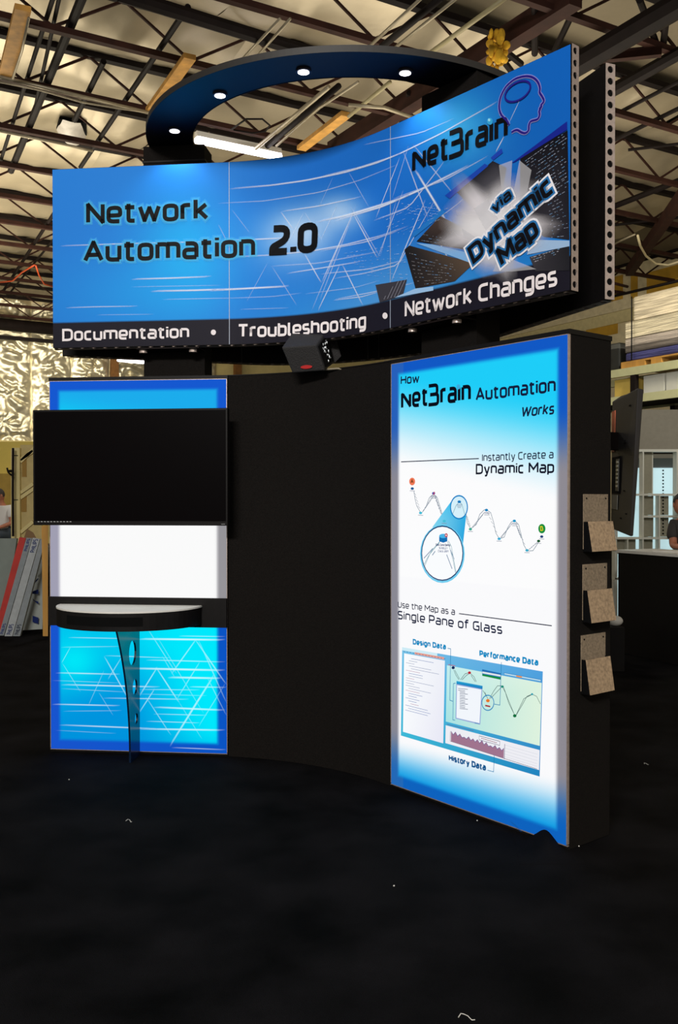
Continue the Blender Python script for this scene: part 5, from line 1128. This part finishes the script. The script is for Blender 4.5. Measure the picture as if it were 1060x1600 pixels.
# leaning flat cartons and boards
def lean(name, label, pts, Y, thick, m, cat, words=(), tx=(70, 80, 110)):
    """pts: bottom-left, bottom-right, top-right, top-left pixel corners of the visible face"""
    q = [PD(x, y, Y) for x, y in pts]
    for i in (2, 3): q[i].y += .12; 
    nn = Vector((0, thick, 0)); t = thing(name, label, cat, tuple((q[0] + q[1]) / 2)); MB().hexa([q[0], q[1], q[1] + nn, q[0] + nn, q[3], q[2], q[2] + nn, q[3] + nn]).build('carton_body', m, t)
    for (w_, f0, f1, wid) in words:
        mid0 = q[0].lerp(q[1], .5); mid1 = q[3].lerp(q[2], .5); a = mid0.lerp(mid1, f0); b = mid0.lerp(mid1, f1)
        L_ = Surf([(0, 0), (1, 0)]); st, Wd = text_strokes(w_, .2, .2); mbw = MB(); ax = (b - a); side = (q[1] - q[0]).normalized() * -1; H_ = (q[1] - q[0]).length * wid
        for P_, cl in st:
            v, f = ribbon(P_, .2, cl); mbw.add([a + ax * (p.x / Wd) + side * (p.y - .5) * H_ + Vector((0, -.006, 0)) for p in v], f, [(*lin(tx), 1)] * len(v))
        mbw.build('lettering', INK, t)
    return t
Mg = mat('grey_carton', (128, 134, 138), .8, var=.08, vscale=20); Mg2 = mat('pale_carton', (160, 164, 166), .8, var=.08, vscale=20); Mr = mat('red_carton_edge', (176, 40, 30), .7, var=.12)
lean('flat_carton', 'wide grey-green carton face at the far left picture edge', [(-30, 985), (5, 990), (21, 842), (-30, 842)], 11.42, .05, mat('grey_green_carton', (118, 126, 120), .8, var=.08), 'carton')
lean('flat_carton', 'red-edged carton leaning between the grey cartons', [(-10, 992), (3, 992), (35, 842), (25, 840)], 11.36, .05, Mr, 'carton')
lean('flat_carton', 'grey leaning carton edge directly right of the red one', [(-2, 993), (6, 993), (45, 842), (36, 841)], 11.30, .05, Mg, 'carton', (('PHILIPS', .87, .99, .5), ('PHILIPS', .02, .12, .5)), (56, 66, 120))
lean('flat_carton', 'grey leaning carton edge, second right of the red one', [(7, 994), (19, 994), (57, 843), (46, 841)], 11.24, .05, Mg2, 'carton', (('PHILIPS', .86, .99, .5), ('PHILIPS', .02, .12, .5)), (56, 66, 110))
lean('flat_carton', 'grey leaning carton edge, third and rightmost in the row', [(20, 994), (31, 994), (65, 846), (58, 843)], 11.18, .05, Mg, 'carton', (('PHILIPS', .02, .12, .5),), (60, 66, 80))
t = lean('display_carton', 'white carton with dark blue printed shapes at right end of the stack', [(32, 985), (66, 983), (66, 856), (62, 850)], 11.5, .15, mat('white_carton', (150, 156, 152), .8, var=.06), 'carton')
g = MB(); CS = Surf([PD(20, 900, 11.49).xy, PD(80, 900, 11.49).xy]); Yq = 11.47
for L in ([(51, 962), (60, 965), (60, 975), (51, 972)], [(51, 935), (60, 944), (60, 940), (52, 938)], [(50.5, 924), (60, 921), (60, 928), (50.5, 928)], [(54, 912), (60, 905), (60, 903), (54, 908)], [(55, 896), (60, 890), (60, 892), (56, 899)]):
    g.add([PD(x, y, Yq) for x, y in L], [(0, 1, 2, 3)], [(*lin((24, 40, 96)), 1)] * 4)
g.build('printed_shapes', INK, t)
tag(MB().hexa([PD(x, y, Yk) for Yk in (11.0, 11.1) for x, y in ((67, 994), (75, 994), (75, 820), (65, 822))]).build('timber_post', M_wood, None), 'upright yellowish timber plank beside the left tower edge', 'plank')
tag(MB().hexa([PD(x, y, Yk) for Yk in (12.2, 12.4) for x, y in ((36, 845), (62, 850), (52, 832), (42, 826))]).build('small_carton', mat('brown_carton', (120, 92, 60), .8), None), 'small brown carton resting on top behind the leaning stack', 'carton')
stand = thing('carton_trestle', 'dark low plinth behind the stack of leaning cartons', 'plinth', tuple(PD(30, 990, 11.7)))
MB().box(PD(-40, 0, 11.7).x, PD(64, 0, 11.7).x, 12.0, 12.6, .003, PD(50, 850, 12.2).z - .012).build('plinth_body', M_blackp, stand)
# ---------------------------------------------------------------- lint on the carpet
random.seed(21)
sp_l = [((202, 1283), .035, 'short white thread on the carpet below the shelf'), ((729, 1590), .05, 'curved white thread on the carpet at the bottom picture edge'), ((1010, 1194), .02, 'white speck on the carpet right of the tower')]
for (x, y), L_, lb in sp_l:
    p = PZ(x, y, .004); tag(MB().tube([p + Vector((L_ * (k / 5 - .5), .02 * math.sin(k), .001 + .003 * (k % 2))) for k in range(6)], .0014, 5).build('thread', M_white, None), lb, 'lint')
for (x, y), lb in (((746, 1282), 'small white crumb on the carpet under the right poster'), ((108, 1218), 'small white crumb on the carpet left of the shelf leg'), ((905, 1322), 'tiny pale crumb beside the tower base'), ((616, 1384), 'tiny pale crumb on the open carpet in the middle')):
    tag(MB().ell(PZ(x, y, .004), (.004, .004, .003), 8, 5).build('crumb', M_white, None), lb, 'lint')
